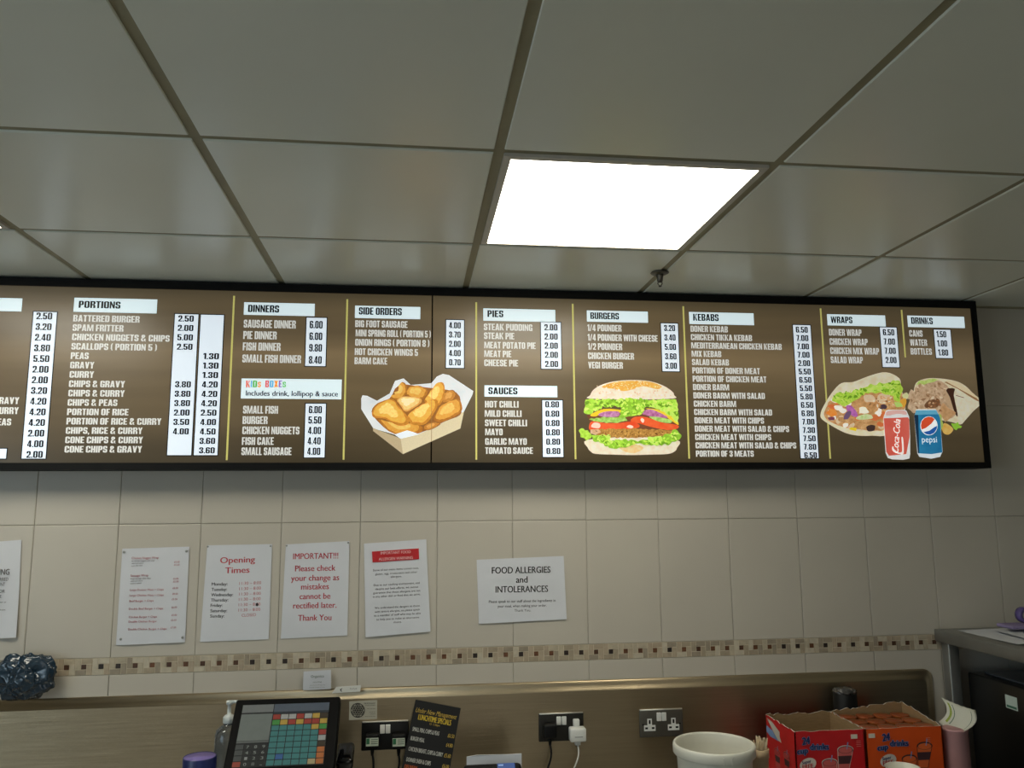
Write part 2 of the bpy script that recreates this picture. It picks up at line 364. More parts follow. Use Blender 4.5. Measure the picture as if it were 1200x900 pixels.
light(1, 0, 'glowing square white light panel in the ceiling above the middle of the menu board')
light(-2, 0, 'light panel at the far left edge of the ceiling, only its corner in view')
# sprinkler
p = at(773, 319, 2, H)
t = thing('sprinkler_head', p, 'small metal sprinkler head hanging from the ceiling in front of the menu board', 'sprinkler')
mg = mat('dull_chrome', (92, 88, 80), .45, .7, var=.1)
b = MB(); b.lathe([(.0, 0), (.027, 0), (.029, -.003), (.022, -.007), (.0, -.009)][::-1], p, mg, 24); b.build('cover_plate', t)
b = MB(); b.lathe([(.0, -.034), (.006, -.033), (.009, -.028), (.010, -.018), (.0115, -.012), (.0115, -.006), (0, -.006)], p, mg, 16); b.build('body', t)
b = MB()
for s in (-1, 1): b.tube([p+Vector((s*.006, 0, -.030)), p+Vector((s*.007, 0, -.037)), p+Vector((s*.003, 0, -.043)), p+Vector((0, 0, -.045))], .0018, mg, 8)
b.lathe([(0, -.048), (.005, -.047), (.005, -.045), (0, -.044)], p, mg, 12); b.build('deflector', t)

# ------------------------------------------------------------------ menu board
BX0, BX1, BZ0, BZ1 = -1.95, 2.007, ZC+.1148, ZC+.7145
YF = D-.100; YP = D-.096
board = thing('menu_board', ((BX0+BX1)/2, D, BZ0), 'long black framed backlit menu board of white lettering and food pictures on the tiled wall', 'menu board')
b = MB(); fw, ft = .021, .027
for a, c in (((BX0, YF, BZ0), (BX1, D, BZ0+fw)), ((BX0, YF, BZ1-ft), (BX1, D, BZ1)), ((BX0, YF, BZ0+fw), (BX0+.022, D, BZ1-ft)), ((BX1-.022, YF, BZ0+fw), (BX1, D, BZ1-ft))): b.box(a, c, m_frame)
b.box((BX0+.02, D-.02, BZ0+.02), (BX1-.02, D-.001, BZ1-.02), m_frame)
b.build('frame', board)
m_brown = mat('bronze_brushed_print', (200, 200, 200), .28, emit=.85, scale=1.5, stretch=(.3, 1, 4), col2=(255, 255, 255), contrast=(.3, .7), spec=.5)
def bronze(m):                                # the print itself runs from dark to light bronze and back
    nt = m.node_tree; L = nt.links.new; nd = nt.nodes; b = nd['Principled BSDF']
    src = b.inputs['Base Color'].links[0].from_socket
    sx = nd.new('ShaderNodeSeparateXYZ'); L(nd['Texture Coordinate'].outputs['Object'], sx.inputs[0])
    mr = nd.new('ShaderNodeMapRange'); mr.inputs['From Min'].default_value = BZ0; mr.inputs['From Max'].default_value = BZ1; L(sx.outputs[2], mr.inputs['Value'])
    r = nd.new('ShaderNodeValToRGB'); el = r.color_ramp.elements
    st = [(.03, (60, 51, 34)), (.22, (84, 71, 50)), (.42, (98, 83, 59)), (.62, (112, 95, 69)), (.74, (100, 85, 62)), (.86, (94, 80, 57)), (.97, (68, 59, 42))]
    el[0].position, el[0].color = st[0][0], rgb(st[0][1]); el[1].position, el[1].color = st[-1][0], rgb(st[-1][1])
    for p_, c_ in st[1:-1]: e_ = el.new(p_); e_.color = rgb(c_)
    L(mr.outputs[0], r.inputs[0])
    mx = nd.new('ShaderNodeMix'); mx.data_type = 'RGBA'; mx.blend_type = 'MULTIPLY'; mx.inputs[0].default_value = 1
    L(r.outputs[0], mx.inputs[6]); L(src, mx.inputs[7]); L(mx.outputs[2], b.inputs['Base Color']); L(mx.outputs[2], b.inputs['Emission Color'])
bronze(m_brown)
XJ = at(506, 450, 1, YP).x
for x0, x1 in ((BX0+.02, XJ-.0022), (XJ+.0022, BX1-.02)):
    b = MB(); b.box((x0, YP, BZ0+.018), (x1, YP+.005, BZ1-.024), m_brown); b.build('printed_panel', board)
PW = (205, 214, 218); WH = (192, 192, 188)
m_strip = pm((203, 219, 224)); m_price = pm((206, 216, 226)); m_txt = pm(WH, e=.75); m_blk = pm((10, 10, 12), e=.1); m_yel = pm((188, 182, 104))
def bp(px, py, lay=1): 
    return at(px, py, 1, YP-.0003*lay)
def btext(b, s, xl, xr, cy, cap, m, bold=.035, lay=1, shear=0):
    p0, p1 = bp(xl, cy, lay), bp(xr, cy, lay); hgt = (bp(xl, cy-cap/2, lay).z-bp(xl, cy+cap/2, lay).z)
    p0.z -= hgt/2
    b.text(s, p0, Vector((p1.x-p0.x, 0, 0)), Vector((0, 0, hgt)), m, bold, shear)
def quad(b, pts, m, lay, th=.0002):
    b.prism([bp(x, y, lay) for x, y in pts], (0, .0003*lay, 0), m)
class Z:                                      # zoomed crop of the photograph -> frame pixels
    def __init__(s, ox, oy, k): s.o = (ox, oy); s.k = k
    def __call__(s, x, y): return (s.o[0]+x/s.k, s.o[1]+y/s.k)
def section(z, head, items, cap, prices):
    # head: (x0, x1, ytop, ybot, text, tx0, tx1, tcy)
    if head:
        hs = MB(); x0, x1, ya, yb = head[:4]
        a, c = z(x0, ya), z(x1, ya); p0, p1 = bp(*z(x0, (ya+yb)/2)), bp(*z(x1, (ya+yb)/2))
        zt, zb = bp(*z(x0, ya)).z, bp(*z(x0, yb)).z
        hs.box((p0.x, YP-.0004, zb), (p1.x, YP+.0005, zt), m_strip); ho = hs.build('heading_strip', board)
        if len(head) > 4:
            tb = MB()
            for (s, tx0, tx1, tcy, cp, mm, bo) in head[4]:
                q0, q1 = z(tx0, tcy), z(tx1, tcy); btext(tb, s, q0[0], q1[0], q0[1], cp/z.k, mm, bo, 2)
            tb.build('lettering', ho)
    if items:
        tb = MB()
        for s, x0, x1, cy in items:
            q0, q1 = z(x0, cy), z(x1, cy); btext(tb, s, q0[0], q1[0], q0[1], cap/z.k, m_txt, 'P')
        tb.build('item_lettering', board)
    for (quadpx, plist, pcap) in prices:
        (xa, xb, ya), (xc, xd, yb) = quadpx
        p0 = bp(*z((xa+xc)/2, (ya+yb)/2)); p1 = bp(*z((xb+xd)/2, (ya+yb)/2)); zt, zb = bp(*z(xa, ya)).z, bp(*z(xc, yb)).z
        pb = MB(); e = .0030
        pb.box((p0.x-e, YP-.0004, zb-e), (p1.x+e, YP+.0005, zt+e), m_blk)
        pb.box((p0.x, YP-.0007, zb), (p1.x, YP+.0005, zt), m_price); po = pb.build('price_strip', board)
        tb = MB()
        for s, x0, x1, cy in plist:
            q0, q1 = z(x0, cy), z(x1, cy); btext(tb, s, q0[0], q1[0], q0[1], pcap/z.k, m_blk, 'P', 3)
        if plist: tb.build('lettering', po)
def pl(vals, ys, xa, xb, xa2=None, xb2=None):
    n = len(vals); y0, y1 = ys[0], ys[-1]; out = []
    for s, y in zip(vals, ys):
        if s is None: continue
        t = (y-y0)/max(1, (y1-y0)); out.append((s, xa+((xa2 or xa)-xa)*t, xb+((xb2 or xb)-xb)*t, y))
    return out
def lsp(a, c, n): return [a+(c-a)*i/(n-1) for i in range(n)]
def hd(s, x0, x1, cy, cp, bo='P'): return [(s, x0, x1, cy, cp, m_blk, bo)]
z1 = Z(0, 320, 3.75); z2 = Z(260, 320, 3.75); z3 = Z(540, 320, 3.75); z4 = Z(790, 330, 3.914); z5 = Z(930, 330, 3.748)
# leftmost, cut by the picture edge
section(z1, (-330, 97, 102, 160), [('GRAVY', -25, 84, 560), ('CURRY', -25, 82, 604), ('PEAS', -32, 49, 654)], 30,
        [(((143, 245, 170), (100, 205, 815)), pl(['2.50', '3.20', '2.40', '3.80', '5.50', '2.00', '2.00', '3.20', '4.20', '4.20', '4.20', '2.00', '4.00', '2.00'], lsp(188, 797, 14), 160, 230, 116, 188), 30),
         (((-120, 30, 772), (-124, 26, 815)), [], 28)])
y15 = lsp(198, 774, 15)
P15 = [('BATTERED BURGER', 614), ('SPAM FRITTER', 543), ('CHICKEN NUGGETS & CHIPS', 746), ('SCALLOPS ( PORTION 5 )', 690), ('PEAS', 390), ('GRAVY', 414), ('CURRY', 413), ('CHIPS & GRAVY', 549), ('CHIPS & CURRY', 548), ('CHIPS & PEAS', 516), ('PORTION OF RICE', 565), ('PORTION OF RICE & CURRY', 709), ('CHIPS, RICE & CURRY', 626), ('CONE CHIPS & CURRY', 628), ('CONE CHIPS & GRAVY', 624)]
n_ = None
section(z1, (325, 690, 108, 170, hd('PORTIONS', 346, 530, 137, 31)), [(s, 322-38*i/14, r, y15[i]) for i, (s, r) in enumerate(P15)], 29,
        [(((767, 869, 180), (737, 843, 800)), pl(['2.50', '2.00', '5.00', '2.50', n_, n_, n_, '3.80', '3.80', '3.80', '2.00', '3.50', '4.00', n_, n_], lsp(199, 778, 15), 783, 852, 756, 826), 27),
         (((882, 982, 183), (853, 957, 800)), pl([n_]*4+['1.30', '1.30', '1.30', '4.20', '4.20', '4.20', '2.50', '4.00', '4.50', '3.60', '3.60'], lsp(199, 779, 15), 900, 970, 875, 944), 27)])
section(z2, (97, 408, 128, 183, hd('DINNERS', 115, 252, 155, 32)), [('SAUSAGE DINNER', 96, 325, 222), ('PIE DINNER', 94, 241, 272), ('FISH DINNER', 92, 258, 322), ('SMALL FISH DINNER', 90, 348, 375)], 35,
        [(((373, 460, 196), (366, 456, 408)), pl(['6.00', '6.00', '9.80', '8.40'], [226, 277, 328, 381], 386, 443, 382, 439), 33)])
KC = [(222, 92, 62), (90, 170, 215), (92, 178, 84), (232, 150, 48), (214, 84, 90), (150, 108, 186), (110, 190, 110)]
kid = []
kx = 106
for s, wd, c in (('K', 21, 0), ('I', 9, 1), ('D', 22, 2), ('s', 17, 3)): kid.append((s, kx, kx+wd-3, 487, 30, pm(KC[c]), 'P')); kx += wd
kx = 191
for s, wd, c in (('B', 19, 4), ('O', 20, 1), ('X', 20, 3), ('E', 17, 5), ('s', 18, 6)): kid.append((s, kx, kx+wd-3, 487, 30, pm(KC[c]), 'P')); kx += wd
section(z2, (85, 526, 463, 551, kid+[('Includes drink, lollipop & sauce', 105, 511, 527, 23, pm((40, 22, 48), e=.3), .03)]),
        [('SMALL FISH', 93, 247, 600), ('BURGER', 91, 201, 646), ('CHICKEN NUGGETS', 90, 341, 691), ('FISH CAKE', 88, 228, 738), ('SMALL SAUSAGE', 86, 306, 783)], 34,
        [(((368, 457, 574), (362, 451, 810)), pl(['6.00', '5.50', '4.00', '4.40', '4.00'], lsp(600, 783, 5), 382, 440, 375, 433), 32)])
section(z2, (585, 872, 143, 197, hd('SIDE ORDERS', 602, 791, 166, 32)), [('BIG FOOT SAUSAGE', 586, 816, 222), ('MINI SPRING ROLL ( PORTION 5 )', 588, 918, 263), ('ONION RINGS ( PORTION 8 )', 586, 912, 304), ('HOT CHICKEN WINGS 5', 584, 862, 345), ('BARM CAKE', 583, 727, 385)], 30,
        [(((985, 1063, 206), (986, 1064, 416)), pl(['4.00', '3.70', '2.00', '4.00', '0.70'], lsp(229, 392, 5), 998, 1050), 27)])
section(z3, (99, 415, 155, 209, hd('PIES', 117, 187, 178, 30)), [('STEAK PUDDING', 101, 315, 236), ('STEAK PIE', 102, 235, 275), ('MEAT POTATO PIE', 103, 329, 316), ('MEAT PIE', 103, 222, 354), ('CHEESE PIE', 103, 252, 394)], 29,
        [(((351, 439, 216), (355, 442, 420)), pl(['2.00']*5, lsp(238, 399, 5), 367, 425, 370, 428), 27)])
section(z3, (104, 424, 493, 543, hd('SAUCES', 121, 249, 517, 30)), [('HOT CHILLI', 106, 254, 576), ('MILD CHILLI', 105, 267, 617), ('SWEET CHILLI', 106, 291, 658), ('MAYO', 107, 184, 698), ('GARLIC MAYO', 107, 290, 740), ('TOMATO SAUCE', 107, 317, 780)], 29,
        [(((358, 446, 559), (361, 451, 808)), pl(['0.80']*6, lsp(577, 782, 6), 371, 432, 376, 438), 27)])
section(z3, (554, 822, 164, 213, hd('BURGERS', 569, 695, 187, 29)), [('1/4 POUNDER', 556, 706, 240), ('1/4 POUNDER WITH CHEESE', 557, 865, 282), ('1/2 POUNDER', 558, 709, 322), ('CHICKEN BURGER', 559, 761, 363), ('VEGI BURGER', 560, 712, 404)], 29,
        [(((880, 953, 221), (886, 961, 431)), pl(['3.20', '3.40', '5.00', '3.60', '3.00'], lsp(241, 407, 5), 893, 942, 899, 950), 27)])
KB = [('DONER KEBAB', 246), ('CHICKEN TIKKA KEBAB', 357), ('MEDITERRANEAN CHICKEN KEBAB', 493), ('MIX KEBAB', 216), ('SALAD KEBAB', 251), ('PORTION OF DONER MEAT', 393), ('PORTION OF CHICKEN MEAT', 423), ('DONER BARM', 252), ('DONER BARM WITH SALAD', 416), ('CHICKEN BARM', 284), ('CHICKEN BARM WITH SALAD', 449), ('DONER MEAT WITH CHIPS', 412), ('DONER MEAT WITH SALAD & CHIPS', 527), ('CHICKEN MEAT WITH CHIPS', 445), ('CHICKEN MEAT WITH SALAD & CHIPS', 560), ('PORTION OF 3 MEATS', 365)]
y16 = lsp(216, 789, 16)
section(z4, (69, 365, 139, 194, hd('KEBABS', 87, 204, 163, 32)), [(s, 75+25*i/15, r, y16[i]) for i, (s, r) in enumerate(KB)], 28,
        [(((543, 623, 199), (583, 664, 810)), pl(['6.50', '7.00', '7.00', '7.00', '2.00', '5.50', '6.50', '5.50', '5.80', '6.50', '6.80', '7.00', '7.30', '7.50', '7.80', '6.50'], lsp(220, 796, 16), 558, 613, 597, 655), 27)])
section(z5, (148, 403, 143, 192, hd('WRAPS', 163, 258, 167, 29)), [('DONER WRAP', 155, 298, 222), ('CHICKEN WRAP', 158, 325, 263), ('CHICKEN MIX WRAP', 161, 375, 303), ('SALAD WRAP', 163, 304, 343)], 29,
        [(((380, 451, 201), (391, 465, 375)), pl(['6.50', '7.00', '7.00', '2.00'], lsp(222, 344, 4), 392, 442, 404, 452), 27)])
section(z5, (501, 750, 149, 199, hd('DRINKS', 516, 611, 171, 29)), [('CANS', 508, 566, 227), ('WATER', 511, 586, 267), ('BOTTLES', 514, 607, 306)], 28,
        [(((617, 689, 211), (625, 697, 335)), pl(['1.50', '1.00', '1.80'], lsp(231, 311, 3), 627, 670, 635, 679), 27)])
for z, (xa, ya), (xb, yb) in ((z2, (53, 100), (22, 822)), (z2, (550, 115), (536, 820)), (z2, (1117, 128), (1119, 820)), (z3, (490, 135), (506, 818)), (z4, (40, 113), (71, 812)), (z4, (670, 123), (718, 812)), (z5, (474, 124), (491, 333))):
    a, c = bp(*z(xa, ya)), bp(*z(xb, yb)); x = (a.x+c.x)/2
    b = MB(); b.box((x-.0029, YP-.0003, c.z), (x+.0029, YP+.0005, a.z), m_yel); b.build('divider_line', board)

# food pictures printed on the board
def picture(name, z, layers, base=2):
    b = MB()
    for i, (pts, m) in enumerate(layers):
        b.poly([bp(*z(x, y), base+i*.05) for x, y in pts][::-1], m)
    return b.build(name, board)
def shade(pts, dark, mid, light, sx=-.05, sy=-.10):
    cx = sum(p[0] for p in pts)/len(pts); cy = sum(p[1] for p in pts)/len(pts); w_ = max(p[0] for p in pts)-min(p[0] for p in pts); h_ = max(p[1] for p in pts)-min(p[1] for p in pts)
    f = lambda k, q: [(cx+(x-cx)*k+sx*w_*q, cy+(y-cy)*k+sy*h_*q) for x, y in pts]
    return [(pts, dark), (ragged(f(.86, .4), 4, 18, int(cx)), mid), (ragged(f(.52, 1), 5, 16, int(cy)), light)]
def inside(p, poly):
    r_ = False
    for (x0, y0), (x1, y1) in zip(poly, poly[1:]+poly[:1]):
        if (y0 > p[1]) != (y1 > p[1]) and p[0] < (x1-x0)*(p[1]-y0)/(y1-y0)+x0: r_ = not r_
    return r_
def scatter(poly, n, size, mats_, seed=0, flat=.7):
    r_ = random.Random(seed); xs = [p[0] for p in poly]; ys = [p[1] for p in poly]; o = []
    while len(o) < n:
        p = (r_.uniform(min(xs), max(xs)), r_.uniform(min(ys), max(ys)))
        if inside(p, poly):
            q = r_.uniform(.5, 1)*size; o.append((blob(p[0], p[1], q, q*flat*r_.uniform(.5, 1), r_.uniform(-1.2, 1.2), 7, .35, len(o)+seed), r_.choice(mats_)))
    return o
def blob(cx, cy, rx, ry, a=0, k=9, j=.22, seed=0):
    r_ = random.Random(seed); o = []
    for i in range(k):
        t = 2*math.pi*i/k; q = 1+r_.uniform(-j, j); x, y = rx*q*math.cos(t), ry*q*math.sin(t)
        o.append((cx+x*math.cos(a)-y*math.sin(a), cy+x*math.sin(a)+y*math.cos(a)))
    return crom(o, 3)
zc = Z(400, 420, 7.06)
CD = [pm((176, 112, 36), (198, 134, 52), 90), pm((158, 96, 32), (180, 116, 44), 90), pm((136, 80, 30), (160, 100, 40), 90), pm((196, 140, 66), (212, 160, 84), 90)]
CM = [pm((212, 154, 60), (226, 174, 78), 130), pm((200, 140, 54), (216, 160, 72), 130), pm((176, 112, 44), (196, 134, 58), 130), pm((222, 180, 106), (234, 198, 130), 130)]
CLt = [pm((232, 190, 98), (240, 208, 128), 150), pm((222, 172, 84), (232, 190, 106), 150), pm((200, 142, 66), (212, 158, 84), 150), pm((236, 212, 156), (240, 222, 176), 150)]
class FRc:
    def __getitem__(s, i): return i
FR = FRc()
chk = [
    ([(165, 330), (175, 305), (215, 310), (295, 350), (400, 290), (445, 185), (515, 165), (575, 220), (745, 205), (790, 150), (840, 128), (890, 138), (1092, 270), (1085, 300), (1015, 440), (860, 530), (620, 640), (490, 665), (440, 630), (265, 580), (165, 420)], pm((200, 204, 208), (222, 225, 228), 30)),
    ([(262, 575), (490, 662), (510, 792), (262, 600)], pm((176, 158, 126))),
    ([(490, 662), (640, 625), (760, 575), (860, 520), (1015, 440), (985, 580), (510, 792)], pm((204, 190, 158))),
    (crom([(250, 440), (300, 370), (400, 330), (480, 220), (700, 240), (950, 280), (990, 400), (980, 470), (860, 520), (640, 620), (440, 625), (310, 530)], 3), pm((128, 80, 36), (160, 100, 44), 80)),
    (crom([(400, 325), (470, 290), (480, 220), (510, 195), (540, 230), (530, 300), (470, 345)]), FR[1]),
    (crom([(535, 290), (560, 240), (640, 225), (710, 260), (700, 310), (650, 340), (560, 315)]), FR[1]),
    (crom([(850, 290), (920, 260), (950, 300), (930, 350), (840, 375)]), FR[2]),
    (crom([(690, 340), (740, 270), (790, 205), (845, 205), (855, 290), (820, 380), (760, 400), (700, 370)]), FR[0]),
    (crom([(460, 345), (520, 315), (640, 325), (665, 360), (600, 410), (530, 440), (490, 390)]), FR[3]),
    (crom([(680, 590), (700, 550), (790, 530), (820, 545), (740, 590)]), FR[2]),
    (crom([(770, 490), (830, 390), (960, 335), (1000, 400), (980, 450), (880, 510), (790, 525)]), FR[1]),
    (crom([(305, 510), (400, 530), (480, 555), (600, 540), (670, 570), (640, 620), (440, 625)]), FR[1]),
    (crom([(550, 470), (640, 400), (760, 340), (800, 360), (780, 430), (700, 540), (600, 550), (560, 520)]), FR[0]),
    (crom([(255, 440), (310, 370), (420, 335), (480, 400), (540, 470), (555, 540), (470, 555), (360, 500), (270, 490)]), FR[0]),
    ([(440, 630), (545, 595), (620, 618), (640, 628), (490, 664)], pm((206, 214, 222))),
    ([(746, 205), (750, 205), (748, 690), (744, 692)], pm((150, 110, 60)))]
ly = []
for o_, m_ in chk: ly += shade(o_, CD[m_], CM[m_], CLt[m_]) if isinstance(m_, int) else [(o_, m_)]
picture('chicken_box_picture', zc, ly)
zb_ = Z(670, 435, 8.571)
GS = [pm((104, 150, 34)), pm((196, 222, 108)), pm((160, 202, 66)), pm((130, 178, 46)), pm((184, 214, 84))]
G1 = pm((140, 186, 46), (178, 214, 84), 140); G2 = pm((112, 160, 40), (156, 200, 66), 140); G3 = pm((168, 204, 78), (196, 224, 110), 160)
sesame = []
rs = random.Random(3)
for i in range(70):
    x = rs.uniform(240, 960); t = (x-600)/430; y = 95+70*t*t+rs.uniform(4, 70)
    sesame.append(([(x-7, y), (x, y-4), (x+7, y), (x, y+4)], pm((232, 214, 176))))
def strip(x0, x1, top, bot, amp, step, seed): return ragged([(x0, top), ((x0+x1)/2, top-4), (x1, top), (x1+10, (top+bot)/2), (x1, bot), ((x0+x1)/2, bot+6), (x0, bot), (x0-10, (top+bot)/2)], amp, step, seed)
picture('burger_picture', zb_, [
    (crom([(155, 690), (162, 770), (190, 806), (240, 830), (420, 838), (600, 842), (780, 838), (960, 832), (1030, 808), (1058, 770), (1055, 690), (600, 660)], 4), pm((206, 192, 168), (224, 214, 194), 60)),
    (crom([(480, 760), (620, 730), (720, 770), (640, 820), (540, 810)], 4), pm((206, 168, 100), (220, 196, 150), 60)),
    (crom([(180, 275), (186, 240), (215, 190), (290, 140), (420, 103), (600, 88), (780, 100), (920, 145), (1010, 205), (1028, 240), (1018, 275), (600, 285)], 4), pm((208, 194, 172), (226, 214, 198), 90)),
    (crom([(300, 160), (420, 112), (600, 96), (780, 106), (900, 150), (860, 180), (720, 150), (620, 180), (520, 200), (440, 180)], 4), pm((206, 148, 52), (222, 178, 92), 70))]
    + sesame + [
    (ragged([(150, 440), (300, 420), (600, 400), (900, 400), (1060, 420), (1068, 560), (1000, 600), (600, 600), (200, 600), (185, 520)], 6, 30, 4), pm((110, 66, 44))),
    (crom([(185, 440), (320, 380), (500, 390), (480, 420), (300, 430), (240, 455)], 3), pm((222, 184, 40))),
    (crom([(740, 375), (860, 385), (960, 430), (1060, 500), (1068, 540), (980, 480), (880, 420)], 3), pm((226, 190, 50))),
    (crom([(265, 435), (340, 405), (470, 405), (465, 455), (320, 458)], 3), pm((150, 72, 124), (196, 146, 184), 90)),
    (crom([(690, 420), (780, 382), (880, 415), (965, 465), (860, 470), (760, 445)], 3), pm((150, 66, 120), (192, 136, 176), 90)),
    (ragged([(175, 480), (300, 462), (540, 462), (560, 500), (430, 520), (240, 512)], 6, 25, 8), pm((120, 168, 62), (168, 200, 110), 120)),
    (crom([(780, 455), (900, 465), (1000, 490), (995, 520), (900, 512), (820, 485)], 3), pm((128, 172, 70), (178, 206, 120), 120)),
    (crom([(175, 545), (210, 502), (330, 520), (480, 520), (600, 505), (680, 540), (640, 575), (400, 590), (200, 600)], 3), pm((206, 68, 34), (222, 92, 52), 40)),
    (crom([(590, 500), (640, 458), (760, 465), (900, 515), (1060, 540), (1062, 575), (960, 590), (800, 560), (680, 525)], 3), pm((212, 72, 34), (228, 104, 58), 40)),
    (crom([(195, 560), (225, 515), (285, 530), (275, 572)], 3), pm((226, 190, 176))),
    (crom([(690, 490), (705, 470), (730, 490), (715, 520)], 3), pm((236, 196, 180))),
    (crom([(550, 560), (580, 540), (620, 555), (600, 575)], 3), pm((236, 196, 180))),
    (ragged([(190, 590), (330, 580), (600, 575), (860, 585), (1015, 600), (1010, 640), (860, 660), (600, 670), (380, 665), (220, 635)], 6, 22, 5), pm((140, 94, 40), (190, 146, 76), 160)),
    (ragged([(190, 590), (270, 578), (290, 610), (240, 640), (190, 625)], 4, 20, 6), pm((204, 178, 150), (190, 150, 110), 120)),
    (strip(140, 1050, 285, 350, 14, 26, 11), G1),
    (ragged([(120, 415), (150, 300), (260, 290), (330, 330), (300, 380), (230, 400), (180, 440)], 9, 24, 12), G1),
    (ragged([(480, 290), (740, 290), (740, 360), (690, 450), (640, 440), (560, 450), (480, 470), (500, 400)], 11, 24, 13), G2),
    (ragged([(860, 290), (1060, 310), (1070, 440), (1065, 520), (1000, 460), (900, 400), (780, 360)], 9, 24, 14), G3),
    (ragged([(75, 600), (95, 568), (180, 610), (200, 660), (150, 690), (90, 660)], 7, 20, 15), G1),
    (ragged([(180, 640), (300, 640), (400, 690), (520, 690), (640, 700), (760, 680), (900, 660), (1040, 590), (1110, 650), (1090, 690), (960, 740), (800, 740), (640, 735), (520, 770), (400, 770), (240, 710)], 13, 24, 16), G2),
    (ragged([(280, 640), (380, 640), (400, 720), (360, 750), (290, 720)], 9, 20, 17), G3),
    (ragged([(760, 660), (900, 650), (930, 720), (860, 740), (780, 720)], 9, 20, 18), G3),
    (ragged([(430, 690), (510, 690), (520, 750), (450, 760)], 8, 20, 19), G1)]
    + scatter([(150, 290), (330, 280), (330, 340), (240, 390), (140, 420)], 34, 26, GS, 1) + scatter([(330, 285), (860, 285), (860, 350), (330, 350)], 60, 26, GS, 2)
    + scatter([(490, 350), (740, 350), (680, 440), (500, 440)], 34, 24, GS, 3) + scatter([(880, 300), (1055, 310), (1062, 480), (1000, 450), (900, 380)], 34, 26, GS, 4)
    + scatter([(190, 650), (300, 650), (420, 700), (640, 710), (900, 670), (1040, 610), (1095, 650), (960, 730), (640, 728), (500, 762), (400, 760), (240, 700)], 90, 24, GS, 5)
    + scatter([(200, 600), (1000, 610), (860, 650), (600, 660), (300, 645)], 60, 12, [pm((110, 70, 30)), pm((196, 156, 84)), pm((160, 112, 50))], 6)
    + scatter([(220, 230), (330, 170), (880, 170), (1000, 240), (980, 262), (230, 262)], 60, 12, [pm((226, 216, 200)), pm((198, 178, 148)), pm((216, 204, 184))], 7))
zk = Z(950, 425, 10)
MT = [pm((190, 140, 84), (214, 176, 128), 150), pm((166, 116, 70), (196, 152, 100), 150), pm((206, 176, 138), (222, 198, 168), 150)]
kl = [(crom([(122, 650), (118, 590), (150, 510), (250, 350), (360, 240), (500, 225), (700, 150), (885, 112), (1040, 185), (1060, 300), (1110, 480), (1080, 620), (900, 840), (720, 856), (560, 855), (400, 820), (200, 710)], 4), pm((206, 194, 160), (224, 216, 192), 50)),
      (ragged([(150, 600), (210, 460), (420, 380), (700, 300), (1050, 215), (1080, 420), (1110, 490), (1060, 640), (860, 790), (700, 800), (420, 760), (200, 680)], 8, 40, 3), pm((176, 124, 74), (206, 160, 108), 90))]
rk = random.Random(21)
for i in range(46):
    x = rk.uniform(220, 1060); y = rk.uniform(440, 760)
    if y > 760-(x-200)*.0 or (x < 320 and y > 680): continue
    c = rk.choice([0, 0, 1, 2, 3, 4, 5])
    mm = (MT+[pm((222, 146, 64)), pm((220, 214, 200)), pm((206, 110, 62))])[c]
    kl.append((blob(x, y, rk.uniform(30, 62), rk.uniform(18, 36), rk.uniform(-1, 1), seed=i), mm))
kl += [(blob(245, 590, 55, 45, .3, seed=70), pm((226, 126, 48), (232, 150, 70), 90)), (blob(700, 420, 70, 50, .2, seed=71), MT[2]), (blob(860, 420, 90, 60, -.2, seed=72), MT[2]), (blob(920, 480, 60, 60, .5, seed=73), MT[0]),
       (blob(480, 570, 80, 45, .7, seed=74), pm((166, 82, 160), (190, 116, 182), 90)), (blob(430, 620, 30, 60, .5, seed=75), pm((110, 84, 116))), (blob(625, 640, 105, 32, -.1, seed=76), pm((178, 196, 120), (216, 222, 180), 70)), (blob(620, 560, 60, 40, .3, seed=77), pm((222, 218, 196))),
       (blob(320, 525, 50, 28, .2, seed=78), pm((224, 220, 206))), (blob(805, 580, 26, 60, .1, seed=79), pm((224, 216, 204))), (blob(705, 765, 55, 36, 0, seed=80), pm((66, 48, 44))), (blob(850, 520, 45, 30, 0, seed=81), pm((80, 60, 68))), (blob(500, 782, 42, 24, .1, seed=82), pm((230, 200, 40))), (blob(240, 655, 40, 24, 0, seed=83), pm((120, 66, 84))), (blob(1080, 470, 36, 60, .4, seed=84), pm((222, 160, 60))),
       (ragged([(235, 440), (250, 400), (340, 340), (440, 350), (600, 300), (740, 250), (900, 232), (1040, 205), (1068, 300), (1050, 450), (990, 430), (920, 370), (780, 350), (640, 360), (560, 430), (480, 460), (400, 500), (320, 460)], 16, 32, 31), pm((158, 194, 52), (188, 214, 92), 130)),
       (ragged([(660, 300), (760, 270), (900, 260), (910, 320), (800, 340), (690, 340)], 10, 26, 32), pm((178, 210, 84), (200, 222, 120), 130)),
       (ragged([(980, 460), (1060, 470), (1080, 510), (1000, 520)], 6, 24, 33), pm((180, 206, 110))),
       (crom([(122, 650), (150, 640), (210, 690), (330, 740), (520, 800), (700, 812), (860, 800), (880, 845), (720, 856), (560, 855), (400, 820), (200, 712)], 4), pm((214, 202, 166), (226, 218, 194), 50))]
kl += scatter([(250, 430), (340, 350), (600, 310), (900, 240), (1040, 215), (1050, 420), (990, 410), (920, 350), (780, 330), (640, 345), (560, 410), (400, 480), (320, 450)], 90, 28, GS, 11)
kl += scatter([(620, 380), (940, 390), (980, 500), (860, 560), (700, 500)], 26, 22, [MT[0], MT[2], pm((150, 104, 64)), pm((226, 206, 180))], 12)
picture('kebab_pitta_picture', zk, kl)
zw = Z(1020, 430, 7.83)
